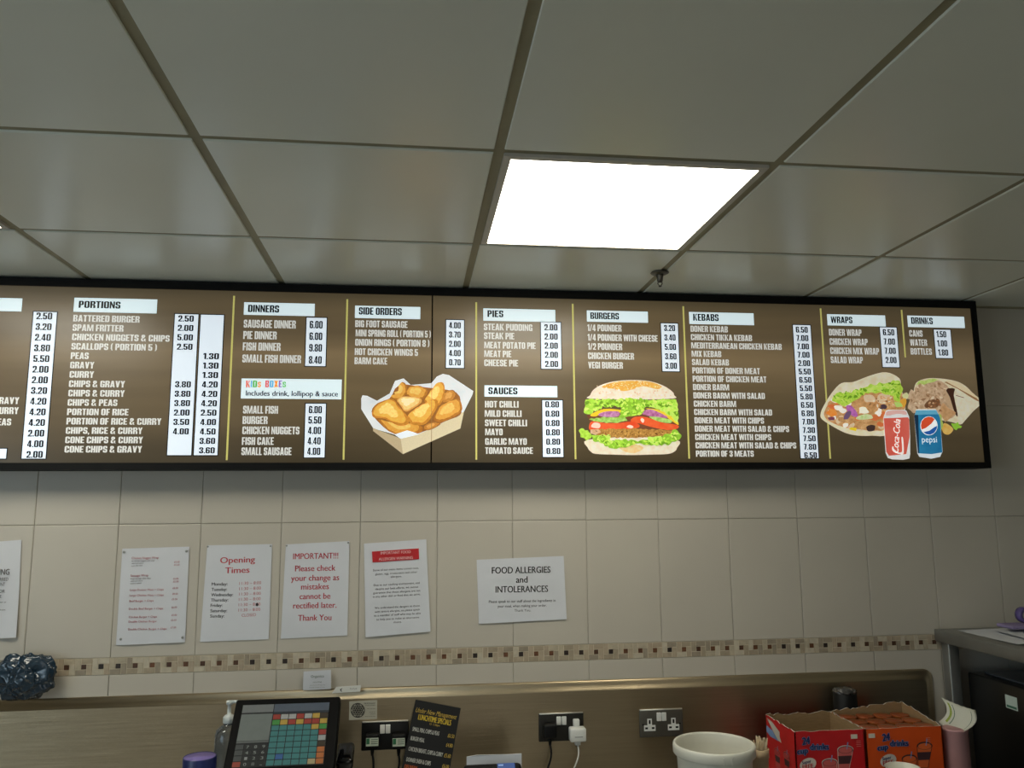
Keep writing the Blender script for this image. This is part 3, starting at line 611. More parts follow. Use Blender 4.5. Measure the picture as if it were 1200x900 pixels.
picture('meat_wrap_picture', zw, [
    (crom([(405, 180), (440, 130), (540, 103), (680, 110), (800, 135), (880, 180), (940, 240), (1008, 300), (1005, 350), (940, 410), (840, 520), (800, 520), (720, 500), (560, 470), (420, 390), (400, 260)], 4), pm((204, 190, 156), (222, 210, 182), 60)),
    (ragged([(290, 255), (330, 235), (350, 260), (370, 210), (410, 230), (420, 170), (480, 130), (640, 125), (720, 180), (760, 240), (790, 420), (760, 470), (690, 500), (620, 440), (500, 400), (400, 420), (350, 380), (360, 300), (310, 290)], 8, 30, 5), pm((172, 138, 104), (204, 178, 148), 90)),
    (ragged([(420, 170), (450, 125), (560, 108), (640, 115), (560, 140), (470, 170)], 7, 26, 6), pm((168, 190, 90), (196, 210, 130), 110)),
    (ragged([(290, 255), (330, 235), (355, 262), (335, 295), (300, 285)], 5, 20, 7), pm((206, 204, 150))),
    (crom([(500, 340), (560, 290), (620, 290), (640, 330), (600, 375), (510, 375)], 3), pm((96, 62, 40), (130, 90, 60), 60)),
    (crom([(665, 240), (700, 210), (740, 280), (790, 390), (740, 380), (690, 310)], 3), pm((188, 158, 124))),
    (crom([(695, 205), (775, 200), (765, 260), (800, 430), (790, 450), (760, 380), (730, 280)], 3), pm((62, 38, 26))),
    (crom([(640, 400), (665, 330), (720, 380), (785, 420), (740, 460), (690, 500), (650, 440)], 3), pm((178, 132, 86), (200, 160, 116), 70)),
    ([(775, 205), (870, 235), (1005, 310), (1005, 350), (940, 410), (840, 525), (800, 515), (800, 420), (765, 260)], pm((206, 196, 168), (220, 214, 192), 60)),
    (crom([(680, 140), (760, 150), (900, 220), (1000, 315), (940, 290), (800, 200)], 3), pm((150, 112, 70))),
    (crom([(690, 128), (780, 140), (920, 222), (985, 290), (860, 225), (760, 170)], 3), pm((214, 196, 160))),
    ([(785, 258), (860, 280), (860, 286), (785, 264)], pm((120, 90, 60))),
    (ragged([(740, 520), (800, 510), (840, 545), (790, 580), (750, 555)], 8, 20, 9), pm((140, 190, 60))),
    (crom([(655, 560), (680, 515), (740, 545), (760, 580), (720, 620), (675, 610)], 3), pm((206, 158, 66), (222, 186, 110), 60)),
    (ragged([(625, 430), (650, 440), (665, 530), (650, 600), (630, 560)], 5, 20, 10), pm((160, 180, 90)))]
    + scatter([(420, 180), (640, 130), (720, 190), (690, 300), (620, 290), (500, 330), (420, 380), (370, 330)], 60, 20, [pm((150, 112, 80)), pm((214, 192, 164)), pm((188, 156, 124)), pm((170, 136, 104))], 13)
    + scatter([(500, 300), (640, 290), (660, 400), (640, 440), (510, 390)], 16, 16, [pm((150, 100, 64)), pm((196, 160, 120))], 14))
def can(name, outl, layers):
    return picture(name, zw, layers)
RED = pm((206, 84, 70), (216, 104, 90), 20); SIL = pm((206, 206, 204))
o = picture('red_cola_can_picture', zw, [
    ([(142, 400), (160, 393), (310, 393), (330, 400), (355, 455), (365, 640), (365, 800), (358, 840), (300, 852), (200, 848), (160, 835), (140, 790), (118, 470)], SIL),
    ([(122, 470), (150, 470), (345, 462), (356, 480), (360, 640), (330, 800), (170, 815), (146, 780)], RED),
    (crom([(160, 405), (310, 400), (330, 440), (250, 430), (150, 450)], 3), pm((222, 176, 168)))], 9)
b = MB()
p0, p1 = bp(*zw(256, 790), 11), bp(*zw(276, 480), 11); q = bp(*zw(196, 785), 11)
b.text('Coca-Cola', p0, p1-p0, (q-p0)*.98, pm((232, 226, 220)), .02, .35)
b.poly([bp(*zw(x, y), 11) for x, y in crom([(200, 730), (215, 775), (270, 800), (305, 790), (300, 660), (285, 650), (292, 770), (262, 785), (225, 762)], 3)], pm((228, 222, 216)))
b.build('lettering', o)
BL = pm((28, 104, 150), (46, 134, 178), 14)
o = picture('blue_cola_can_picture', zw, [
    ([(402, 450), (418, 395), (430, 388), (600, 388), (625, 430), (640, 470), (662, 780), (650, 800), (640, 825), (560, 842), (450, 825), (432, 795)], pm((200, 208, 212))),
    ([(402, 450), (418, 400), (605, 398), (628, 440), (640, 470), (660, 785), (560, 800), (436, 792)], BL),
    ([(402, 450), (418, 400), (432, 400), (440, 460), (448, 792), (436, 792)], pm((24, 52, 76))),
    ([(420, 398), (604, 396), (622, 434), (408, 440)], pm((96, 170, 200))),
    (blob(537, 540, 79, 87, 0, 16, 0), pm((226, 228, 228))),
    ([(470, 575), (463, 540), (470, 500), (495, 470), (530, 456), (565, 460), (590, 480), (560, 520), (510, 560)], pm((220, 82, 48))),
    ([(485, 598), (540, 585), (590, 550), (613, 540), (608, 570), (585, 605), (550, 622), (515, 618)], pm((36, 92, 170)))], 9)
b = MB()
p0, p1 = bp(*zw(474, 692), 11), bp(*zw(612, 686), 11); b.text('pepsi', p0, Vector((p1.x-p0.x, 0, 0)), Vector((0, 0, .021)), pm((220, 230, 234)), 0)
b.build('lettering', o)

# ------------------------------------------------------------------ splashback and worktop
ZS = ZC-.5700; XSR = 1.785
b = MB()
def ring(mg, y):
    r = max(.004, .032-mg*.5); x1, z1 = XSR-mg, ZS-mg; pts = [(-2.3, .80), (-2.3, z1)]
    for i in range(9):
        a = math.pi/2*(1-i/8); pts.append((x1-r+r*math.cos(a), z1-r+r*math.sin(a)))
    pts.append((x1, .80)); return [Vector((x, y, z)) for x, z in pts]
prof = [(0, D-.0005), (.0005, D-.005), (.004, D-.0075), (.012, D-.0085), (.020, D-.0105), (.026, D-.0145), (.031, D-.016)]
rings = [ring(*q) for q in prof]; n = len(rings[0])
vs = [p for r in rings for p in r]; fs = []
for j in range(len(rings)-1):
    for i in range(n-1): fs.append((j*n+i, (j+1)*n+i, (j+1)*n+i+1, j*n+i+1))
b.add(vs, fs, m_steel, True); b.add(rings[-1], [tuple(range(n))], m_steel)
b.box((-2.3, D-.012, .76), (XSR-.04, D-.003, .86), m_steel)
tag(b.build('splashback'), 'brushed stainless steel splashback sheet with a rolled top edge below the mosaic tile border', 'splashback')
ZW = .86                                      # worktop
b = MB(); b.box((-2.3, 1.98, ZW-.04), (1.77, D-.017, ZW), m_steel2)
b.box((-2.28, 2.05, .1), (1.75, D-.02, ZW-.04), m_steel2); b.box((-2.28, 2.12, 0), (1.75, D-.02, .1), m_black)
struct(b.build('worktop'))

# ------------------------------------------------------------------ paper on the wall
def sheet(name, corners, m, label, cat, group=None, lift=None, Y=None, nu=10, nv=12, th=.0004):
    Y = Y or D-.0015
    P = [at(x, y, 1, Y) for x, y in corners]          # TL TR BR BL
    b = MB(); fr = []; bk = []
    for j in range(nv+1):
        for i in range(nu+1):
            u, v = i/nu, j/nv; p = P[0]*(1-u)*(1-v)+P[1]*u*(1-v)+P[2]*u*v+P[3]*(1-u)*v
            l = lift(u, v) if lift else 0
            fr.append(p+Vector((0, -l, 0))); bk.append(p+Vector((0, th-l, 0)))
    N = len(fr); fs = []; w_ = nu+1
    for j in range(nv):
        for i in range(nu):
            a = j*w_+i; fs += [(a, a+w_, a+w_+1, a+1), (N+a, N+a+1, N+a+w_+1, N+a+w_)]
    ed = []
    for i in range(nu): ed += [(i, i+1, N+i+1, N+i), (nv*w_+i+1, nv*w_+i, N+nv*w_+i, N+nv*w_+i+1)]
    for j in range(nv): ed += [(j*w_, N+j*w_, N+(j+1)*w_, (j+1)*w_), (j*w_+nu, (j+1)*w_+nu, N+(j+1)*w_+nu, N+j*w_+nu)]
    b.add(fr+bk, fs, m, True); b.add(fr+bk, ed, m); o = b.build(name); tag(o, label, cat, group);
    return o
def wt(b, s, x0, y0, x1, y1, cap, m, bold=0, Y=None, shear=0):
    Y = Y or D-.0028
    p0, p1 = at(x0, y0, 1, Y), at(x1, y1, 1, Y); d = p1-p0; k = d.length/math.hypot(x1-x0, y1-y0)
    up = Vector((-d.z, 0, d.x)).normalized()*cap*k
    b.text(s, p0-up*.5, d, up, m, bold, shear)
def ctext(b, z, lines, m, slope, cap, bold=0, Y=None):       # centred lines: (text, x0, x1, cy)
    for s, x0, x1, cy in lines:
        xm = (x0+x1)/2; a = z(x0, cy-slope*(x0-xm)); c = z(x1, cy-slope*(x1-xm)); wt(b, s, a[0], a[1], c[0], c[1], cap/z.k, m, bold, Y)
m_tack = mat('clear_tack', (150, 152, 150), .3, var=.1)
GP = 'paper notices on the tiled wall'
def tacks(o, pts, Y=None, r=.004):
    for x, y in pts:
        p = at(x, y, 1, (Y or D-.0028)); b = MB(); b.lathe([(r, 0), (r, .0012), (r*.6, .002)], p, m_tack, 12, Matrix.Rotation(math.radians(90), 4, 'X').to_3x3().to_4x4()); b.build('tack', o)
zp1 = Z(130, 630, 6.667)
# left poster
o = sheet('notice_poster', [(-70, 640), (25.5, 632.5), (20.5, 746.5), (-75, 752)], m_paper, 'white wavy paper notice cut off by the left picture edge, reading NG', 'notice', GP, lift=lambda u, v: .002+.006*v*v*math.sin(u*9)**2+.012*max(0, u-.8)*5*max(0, v-.5))
zp0 = Z(0, 620, 6.427); b = MB(); dk = ink((70, 62, 60))
for s, x0, x1, cy, cp in (('WARNING', -150, 72, 325, 46), ('DO NOT BE WORRIED', -190, 62, 380, 26), ('IF THE AMOUNT', -150, 38, 418, 26), ('ASK FOR', -90, 38, 470, 24), ('HERE', -60, 12, 510, 22), ('please ask at the counter or', -170, 48, 552, 14), ('thank you from', -110, 40, 610, 14)):
    a, c = zp0(x0, cy), zp0(x1, cy-3); wt(b, s, *a, *c, cp/zp0.k, dk, .012, D-.0075)
b.build('lettering', o)
# price list
o = sheet('price_list', [(143.5, 643), (222, 640.5), (217, 752.5), (136, 756)], m_paper, 'white sheet with small red and grey price list, tacked left of the opening times', 'notice', GP, lift=lambda u, v: .001+.003*v*abs(math.sin(u*6)))
b = MB(); rd = ink((170, 62, 78)); gy = ink((95, 92, 96))
for s, x0, x1, cy, m_, cp in (('Chicken Nugget Wrap', 162, 372, 160, rd, 17), ('six chicken nuggets with salad', 161, 340, 183, gy, 11), ('salad and sauce', 161, 252, 202, gy, 10), ('extra 50p salad', 160, 245, 221, gy, 9), ('Sausage Wrap', 153, 292, 298, rd, 17), ('large sausage with chips', 153, 312, 321, gy, 11), ('salad and sauce', 152, 246, 340, gy, 10), ('extra salad', 151, 236, 359, gy, 9), ('Large Donner Meat + Chips', 148, 412, 409, rd, 15), ('Large Chicken Meat + Chips', 146, 412, 452, rd, 15), ('Beef Burger + Chips', 144, 333, 496, rd, 15), ('Double Beef Burger + Chips', 140, 408, 557, rd, 15), ('Chicken Burger + Chips', 140, 360, 621, rd, 15), ('Double Chicken Burger', 138, 358, 657, rd, 15), ('Double Chicken Burger + Chips', 134, 435, 716, rd, 15)):
    a, c = zp1(x0, cy), zp1(x1, cy-4); wt(b, s, *a, *c, cp/zp1.k, m_, .012, D-.0064)
b.cut('dish_lettering', o)
for s, x0, cy in (('£5.00', 494, 191), ('£5.50', 493, 213), ('£5.00', 486, 321), ('£5.50', 486, 344), ('£8.50', 482, 395), ('£8.50', 480, 440), ('£5.50', 476, 482), ('£6.50', 473, 545), ('£5.00', 473, 606), ('£5.50', 469, 645), ('£7.00', 467, 703)):
    a, c = zp1(x0, cy), zp1(x0+42, cy-1); wt(b, s, *a, *c, 13/zp1.k, rd, .008, D-.0064)
b.build('price_lettering', o); tacks(o, [(145.5, 647), (218.5, 646), (141.5, 749), (214, 747)], D-.0052)
zp2 = Z(220, 600, 4)
o = sheet('opening_times_notice', [(243, 639), (319, 637.5), (315, 749), (234.5, 752)], m_paper, 'white sheet headed Opening Times in red, with days and hours', 'notice', GP, lift=lambda u, v: .001+.004*max(0, v-.75)*abs(math.sin(u*10)))
b = MB(); r2 = ink((186, 58, 68)); bk = ink((48, 46, 50))
ctext(b, zp2, [('Opening', 152, 316, 224), ('Times', 175, 290, 272)], r2, .03, 28, .022)
b.cut('heading', o); b2 = MB()
for i, (d, h_, dx) in enumerate((('Monday:', '11:30 – 8:00', 187), ('Tuesday:', '11:30 – 8:00', 184), ('Wednesday:', '11:30 – 8:00', 213), ('Thursday:', '11:30 – 8:00', 190), ('Friday:', '11:30 – 8:00', 163), ('Saturday:', '11:30 – 8:00', 185), ('Sunday:', 'CLOSED', 172))):
    cy = 338+25*i; x0 = 112-1.2*i
    a, c = zp2(x0, cy), zp2(dx, cy-1); wt(b, d, *a, *c, 3.6, bk, .02)
    xa, xb = (242-.8*i, 344-.8*i) if i < 6 else (253, 320)
    a, c = zp2(xa, cy-3), zp2(xb, cy-7); wt(b2, h_, *a, *c, 3.4, ink((190, 100, 104)))
p = [at(*zp2(325+7*math.cos(t*.7), 434+8*math.sin(t*.7)), 1, D-.0029) for t in range(9)]; b2.poly(p, bk)
b2.build('hours_lettering', o); b.build('days_lettering', o); tacks(o, [(243.5, 640.5), (317, 640)], r=.003)
o = sheet('change_notice', [(335, 638), (409.5, 634), (407, 744.5), (329, 748.5)], m_paper, 'white sheet in red print asking to please check your change, marked IMPORTANT', 'notice', GP, lift=lambda u, v: .001)
b = MB()
ctext(b, zp2, [('IMPORTANT!!!', 494, 706, 206), ('Please check', 503, 693, 263), ('your change as', 484, 710, 308), ('mistakes', 531, 662, 349), ('cannot be', 524, 669, 394), ('rectified later.', 494, 698, 437), ('Thank You', 517, 674, 495)], ink((176, 44, 60)), .02, 27, .02)
b.build('lettering', o); tacks(o, [(336, 639.5), (408, 636)], r=.003)
zp3 = Z(420, 625, 6.923)
o = sheet('allergen_warning', [(426.5, 637), (499.5, 632), (504.5, 740), (428.5, 746.5)], m_paper, 'white sheet with a red headed box reading IMPORTANT FOOD ALLERGEN WARNING', 'notice', GP, lift=lambda u, v: .001+.003*v*v)
b = MB(); Yb = D-.0050
b.prism([at(*zp3(x, y), 1, Yb+.0001) for x, y in ((110, 148), (490, 122), (492, 210), (115, 236))], (0, .002, 0), ink((190, 30, 36)))
ctext(b, zp3, [('IMPORTANT FOOD', 180, 424, 155), ('ALLERGEN WARNING', 165, 441, 203)], ink((226, 190, 190)), .05, 22, .015, Yb-.0002)
b.cut('heading_panel', o)
ctext(b, zp3, [('Some of our menu items contain nuts,', 118, 490, 290), ('gluten, egg, crustaceans and other', 137, 476, 322), ('allergens.', 262, 352, 350)], ink((60, 60, 58)), .055, 15, 0, Yb)
b.cut('paragraph', o)
ctext(b, zp3, [('Due to our cooking environment, and', 124, 496, 411), ('despite our best efforts, we cannot', 138, 486, 443), ('guarantee that these allergens are not', 120, 502, 474), ('in any other dish or food that we serve.', 118, 504, 504)], ink((60, 60, 58)), .055, 15, 0, Yb)
b.cut('paragraph', o)
ctext(b, zp3, [('We understand the dangers to those', 132, 498, 596), ('with severe allergies, so please speak', 132, 500, 627), ('to a member of staff who may be able', 126, 505, 658), ('to help you to make an alternative', 146, 492, 690), ('choice.', 284, 350, 719)], ink((60, 60, 58)), .055, 15, 0, Yb)
b.build('paragraph', o)
zp4 = Z(520, 620, 3.2133)
o = sheet('food_allergies_notice', [(558.5, 656), (660.5, 651.5), (664, 725.5), (561, 731)], m_paper, 'wide white sheet headed FOOD ALLERGIES and INTOLERANCES in black', 'notice', GP, lift=lambda u, v: .001+.002*v*v)
b = MB(); k_ = ink((50, 50, 52)); Yb = D-.0038
ctext(b, zp4, [('FOOD ALLERGIES', 181, 402, 154), ('and', 272, 316, 190), ('INTOLERANCES', 195, 393, 226)], k_, .015, 23, .02, Yb)
b.cut('heading', o)
ctext(b, zp4, [('Please speak to our staff about the ingredients in', 170, 421, 271), ('your meal, when making your order.', 203, 387, 289), ('Thank You.', 266, 328, 306)], k_, .02, 9, .008, Yb)
b.build('lettering', o)
# business card on the ledge, marked plastic strip, sticker
o = sheet('business_card', [(356, 786.5), (388, 784.5), (388, 807.3), (355, 809)], m_paper, 'small white business card with green lettering above the till screen', 'card', lift=lambda u, v: .006-.004*v, Y=D-.010)
b = MB(); gr = ink((84, 104, 84)); zc6 = Z(330, 770, 12); Yb = D-.0165
for s, x0, x1, cy, cp in (('Organico', 412, 596, 272, 34), ('catering', 440, 562, 352, 18), ('open all week, call in to order', 400, 610, 396, 10), ('ask at the counter for more', 385, 610, 428, 10)):
    wt(b, s, *zc6(x0, cy), *zc6(x1, cy-6), cp/12, gr, .0, Yb)
b.build('lettering', o)
o = sheet('label_strip', [(394, 805), (423, 803), (422, 810.5), (389, 812.5)], m_white, 'thin white plastic label strip beside the business card at the splashback edge', 'label strip', Y=D-.018, th=.002, nu=6, nv=2)
b = MB()
b.poly([at(*zc6(x, y), 1, D-.0185) for x, y in ((820, 458), (840, 440), (856, 440), (836, 460), (850, 486), (836, 486))], bk)
for i, x in enumerate((965, 985, 1008, 1030, 1050)): b.poly([at(*zc6(x+dx, 432+dy+(i % 2)*5), 1, D-.0185) for dx, dy in ((0, 0), (7, 0), (3, 22), (-3, 22))][::-1], ink((130, 128, 124)))
b.build('marking', o)
zs_ = Z(380, 800, 9); YS = D-.0165
o = sheet('round_pattern_sticker', [(409.3, 822), (442, 820.3), (441.8, 842.5), (409, 844)], mat('cream_card', (186, 184, 170), .6, var=.04), 'small cream sticker with a round petal pattern on the splashback', 'sticker', Y=YS, nu=2, nv=2)
b = MB(); pk = ink((70, 70, 66)); cx, cy, R0 = 353, 292, 76
for q in range(-2, 3):
    for r_ in range(-2, 3):
        x, y = cx+(q+r_/2)*R0/3*1.0, cy+r_*R0/3*.87
        if math.hypot(x-cx, y-cy) > R0*.8: continue
        o1 = [(x+R0/3*math.cos(t*math.pi/9), y+R0/3*math.sin(t*math.pi/9)) for t in range(18)]; o2 = [(x+(R0/3-6)*math.cos(t*math.pi/9), y+(R0/3-6)*math.sin(t*math.pi/9)) for t in range(18)]
        vs = [at(*zs_(*p), 1, YS-.0006) for p in o1+o2]; b.add(vs, [(t, t+18, (t+1) % 18+18, (t+1) % 18) for t in range(18)], pk)
o1 = [(cx+R0*math.cos(t*math.pi/18), cy+R0*1.02*math.sin(t*math.pi/18)) for t in range(36)]; o2 = [(cx+(R0-7)*math.cos(t*math.pi/18), cy+(R0-7)*math.sin(t*math.pi/18)) for t in range(36)]
b.add([at(*zs_(*p), 1, YS-.0007) for p in o1+o2], [(t, t+36, (t+1) % 36+36, (t+1) % 36) for t in range(36)], pk)
for s, x0, x1, y, cp in (('THE ROSE BAKERY', 416, 542, 219, 12), ('OF LIFE CATERING', 430, 540, 239, 9), ('fresh and simple', 450, 540, 275, 8), ('food all day', 475, 540, 310, 8), ('every week', 485, 540, 330, 8), ('call us to order more', 430, 540, 355, 8)):
    wt(b, s, *zs_(x0, y), *zs_(x1, y-2), cp/9, pk, .015, YS-.0006)
b.build('print', o)

# ------------------------------------------------------------------ sockets, plugs, cables
m_plate = mat('dark_steel_plate', (92, 88, 80), .5, .5, var=.08)
m_bplate = mat('black_nickel_plate', (46, 44, 40), .5, .5, var=.1)
m_chrome = mat('highlit_edge', (225, 222, 212), .5, .5, var=.02)  # highlight along the chrome top edge put into a pale colour
YSP = D-.016                                  # face of the splashback
def rot90(): return Matrix.Rotation(math.radians(90), 4, 'X')
def socket(px0, py0, px1, py1, m, label, holes=True, groupname='double sockets on the splashback'):
    a, c = at(px0, py0, 1, YSP), at(px1, py1, 1, YSP); x0, x1 = a.x, a.x+.146; z1, z0 = a.z, a.z-.086
    t = thing('wall_socket', ((x0+x1)/2, YSP, z0), label, 'socket', groupname)
    b = MB(); b.bbox((x0, YSP-.007, z0), (x1, YSP+.001, z1), .003, m); b.build('face_plate', t)
    b = MB(); b.tube([(x0+.002, YSP-.0055, z1-.001), (x1-.002, YSP-.0055, z1-.001)], .0026, m_chrome, 8); b.build('highlit_edge', t)
    xm = (x0+x1)/2
    for s in (-1, 1):
        b = MB(); b.bbox((xm+s*.0085-.0075, YSP-.0115, z1-.036), (xm+s*.0085+.0075, YSP-.006, z1-.010), .0015, m_white); b.build('rocker_switch', t)
    if holes:
        for s in (-1, 1):
            cx, cz = xm+s*.040, z1-.050; b = MB()
            pts = [(-.0075, .022), (.0075, .022), (.0075, .002), (.019, .002), (.019, -.016), (-.019, -.016), (-.019, .002), (-.0075, .002)]
            b.prism([(cx+x, YSP-.0085, cz+z) for x, z in pts], (0, .002, 0), m_white)
            i = b.build('pin_insert', t); b = MB()
            for x, z, w_, h_ in ((0, .012, .003, .006), (-.011, -.007, .0045, .003), (.011, -.007, .0045, .003)): b.box((cx+x-w_, YSP-.0088, cz+z-h_), (cx+x+w_, YSP-.0086, cz+z+h_), m_black)
            b.build('pin_slot', i)
        for s in (-1, 1):
            b = MB(); b.lathe([(.003, 0), (.003, .001), (.001, .0014)], (xm+s*.062, YSP-.007, z1-.046), m_black, 12, rot90()); b.build('screw', t)
    return t, x0, z1
t3, X3, Z3 = socket(748.5, 831.5, 800, 865, m_plate, 'empty steel double socket with white pin inserts, between phone charger and bucket')
t2, X2, Z2 = socket(631, 836, 683, 868, m_bplate, 'dark double socket holding a black plug and a white phone charger', holes=False)
t1, X1, Z1 = socket(424, 845.5, 478, 877, mat('black_socket_plate', (20, 20, 20), .35, .3, var=.1), 'black double socket left of the black flyer, holding two labelled plugs', holes=False)
def plug(cx, cz, m, label, cord, sticker=None, w_=.043, h_=.046):
    t = thing('plug', (cx, YSP-.007, cz), label, 'plug')
    b = MB(); b.bbox((cx-w_/2, YSP-.038, cz-h_/2), (cx+w_/2, YSP-.0072, cz+h_/2), .008, m, seg=3); b.build('body', t)
    b = MB(); b.lathe([(.006, 0), (.0055, -.012), (.004, -.024)], (cx, YSP-.022, cz-h_/2+.003), m, 12); b.build('strain_relief', t)
    b = MB(); b.tube(cord, .0032, m, 8); b.build('cord', t)
    if sticker:
        b = MB(); b.box((cx-.019, YSP-.0386, cz-.012), (cx+.019, YSP-.0378, cz+.012), sticker)
        for i in range(3): b.box((cx-.004, YSP-.0389, cz+.006-i*.006), (cx+.017, YSP-.0384, cz+.008-i*.006), ink((70, 84, 76)))
        b.box((cx-.018, YSP-.0389, cz-.006), (cx-.008, YSP-.0384, cz+.011), ink((44, 110, 74))); b.build('label', t)
def cordpts(x, z, dx, zend=ZW+.004, n=14):
    out = []
    for i in range(n):
        s = i/(n-1); out.append((x+dx*s*s+.004*math.sin(s*6), YSP-.022-.03*s, z+(zend-z)*s))
    return out
m_lab = mat('green_white_label', (196, 206, 190), .6, var=.06, scale=60)
zc_ = Z2-.052
plug(X2+.033, Z2-.048, m_black, 'black three pin plug in the left half of the charger socket', cordpts(X2+.033, Z2-.09, -.03))
p = thing('phone_charger', (X2+.118, YSP-.01, Z2-.056), 'white phone charger with a white cable in the right half of the dark socket', 'charger')
cx, cz = X2+.121, Z2-.060
b = MB(); b.bbox((cx-.026, YSP-.045, cz-.022), (cx+.026, YSP-.0072, cz+.020), .006, m_white, seg=3); b.build('body', p)
b = MB(); b.bbox((cx-.011, YSP-.024, cz+.018), (cx+.009, YSP-.0072, cz+.042), .003, m_white); b.build('pin_cover', p)
b = MB(); b.bbox((cx-.009, YSP-.034, cz-.034), (cx+.009, YSP-.018, cz-.020), .003, m_white); b.build('cable_plug', p)
b = MB(); b.box((cx-.012, YSP-.0455, cz-.006), (cx+.014, YSP-.0448, cz-.0045), ink((90, 90, 90))); b.build('marking', p)
b = MB(); b.tube([(x_, y_-.004, z_) for x_, y_, z_ in cordpts(cx, cz-.032, -.04)], .0026, m_white, 8); b.build('cable', p)
plug(X1+.035, Z1-.052, m_black, 'left black plug with a green and white label in the black socket', cordpts(X1+.035, Z1-.09, .012), m_lab)
plug(X1+.116, Z1-.056, m_black, 'right black plug with a pale label in the black socket', cordpts(X1+.116, Z1-.095, -.02), m_lab)

# flyer leaning against the splashback
yt, yb2 = D-.019, D-.075
TL, TR = at(487, 820, 1, yt), at(540, 830, 1, yt); ud = (TR-TL); BLv = Vector((ud.z, 0, -ud.x))*1.48; BLv.y = yb2-yt
m_fly = mat('black_gloss_card', (12, 12, 13), .45, var=.1)
fp = lambda u, v, o=0: TL+ud*u+BLv*v+Vector((0, -o, 0))
BLv *= (TL.z-(ZW+.001))/abs(fp(0, 1).z-TL.z) if False else 1
b = MB(); b.prism([fp(0, 0), fp(0, 1), fp(1, 1), fp(1, 0)][::-1], (0, .001, 0), m_fly)
fl = tag(b.build('menu_flyer'), 'black tilted flyer of lunchtime specials in gold and white, against the splashback', 'flyer')
b = MB(); gold = ink((196, 164, 70)); yl = ink((206, 176, 50)); wi = ink((190, 190, 184))
def ft(s, u0, u1, v, cp, m, bold=.02, shear=0): b.text(s, fp(u0, v, .0012), ud*(u1-u0), -BLv.normalized()*cp*BLv.length, m, bold, shear)
ft('Under New Management', .05, .95, .155, .062, gold, .0, .4); ft('LUNCHTIME SPECIALS', .13, .85, .245, .070, yl, .05); ft('12 - 2.30pm', .40, .62, .285, .025, gold)
for s, u1, v, pr in (('SMALL FISH, CHIPS & PEAS', .64, .40, '£6.50'), ('BURGER MEAL', .36, .52, '£4.80'), ('CHICKEN BREAST, CHIPS & CURRY', .80, .655, '£5.60'), ('DONNER SHISH & CHIPS', .58, .79, '£6.00')):
    ft(s, .06, u1, v, .052, wi, .04); ft(pr, .83, .97, v, .048, gold, .02)
b.cut('lettering', fl)
ft('DELIVERY', .05, .32, .88, .05, ink((190, 90, 40)), .05); ft('order online', .14, .42, .95, .02, ink((150, 110, 60)))
b.cut('delivery_logo', fl)
b.prism([fp(u, v, .0012) for u, v in ((.84, .80), (.96, .80), (.97, .90), (.86, .93))][::-1], (0, .0005, 0), ink((190, 96, 84)))
b.prism([fp(u, v, .0012) for u, v in ((.72, .90), (.84, .88), (.85, .985), (.73, .985))][::-1], (0, .0005, 0), ink((90, 110, 100)))
b.build('food_picture', fl)

# ------------------------------------------------------------------ till
T0 = Vector((-.478, 2.512, ZC-.568)); UX = Vector((1, .008, -.003)); TI = .763
DN = Vector((0, -math.sin(TI), -math.cos(TI))); NN = Vector((0, -math.cos(TI), math.sin(TI)))   # down the screen, out of the screen
W_, H_ = .243, .184
tp = lambda u, v, o=0: T0+UX*(u*W_)+DN*(v*H_)+NN*o
till = thing('touch_screen_till', (-.355, 2.45, ZW), 'black touch screen till tilted back, showing a grid of coloured buttons', 'till')
Mt = Matrix((( UX.x, -DN.x, NN.x, T0.x), (UX.y, -DN.y, NN.y, T0.y), (UX.z, -DN.z, NN.z, T0.z), (0, 0, 0, 1)))
b = MB(); b.bbox((-.023, -H_-.05, -.04), (W_+.030, .020, .003), .006, m_till, Mt, seg=3); b.build('housing', till)
b = MB(); b.bbox((-.40, 2.40, ZW+.03), (-.31, 2.50, ZC-.70), .01, m_black); b.bbox((-.46, 2.33, ZW), (-.25, 2.54, ZW+.035), .01, m_black); b.build('stand', till)
def sm(col, e=.16): return pm(tuple(int(x*.85+12) for x in col), None, 60, e)
b = MB(); b.box((0, -H_, .001), (W_, 0, .0036), sm((20, 22, 24), .3), Mt); scr = b.build('screen', till)
b = MB()
def ui(u0, u1, v0, v1, m, o=.0042): b.box((u0*W_, -v1*H_, .003), (u1*W_, -v0*H_, o), m, Mt)
ui(0, .355, .0, .13, sm((104, 108, 108))); ui(0, .355, .155, .585, sm((100, 108, 104))); ui(0, .355, .59, .62, sm((84, 88, 86)))
ui(.365, 1, 0, .13, sm((72, 80, 94))); ui(.365, 1, .135, .165, sm((40, 46, 54)))
TEAL = (58, 112, 112); cols_ = dict(t=TEAL, r=(140, 52, 44), w=(150, 152, 150), y=(170, 140, 60), g=(62, 130, 60), o=(166, 96, 50), d=(52, 44, 34), b=(52, 88, 140), c=(160, 148, 110))
grid = ['rwwrwyd', 'gyryrry', 'tttttyg', 'ttttttr', 'ttttttw', 'ttttttd', 'tttttto', 'tbtttto', 'tttttco']
gu, gv = .635/7, .82/9
for j, rw in enumerate(grid):
    for i, ch in enumerate(rw): ui(.366+gu*i, .366+gu*(i+1)-.009, .175+gv*j, .175+gv*(j+1)-.012, sm(cols_[ch]))
for j in range(4): ui(.0, .085, .645+j*.088, .645+j*.088+.076, sm((60, 64, 64)) if j < 3 else sm((140, 60, 46)))
kd = [['7', '8', '9'], ['4', '5', '6'], ['1', '2', '3'], ['0', '00', '.']]
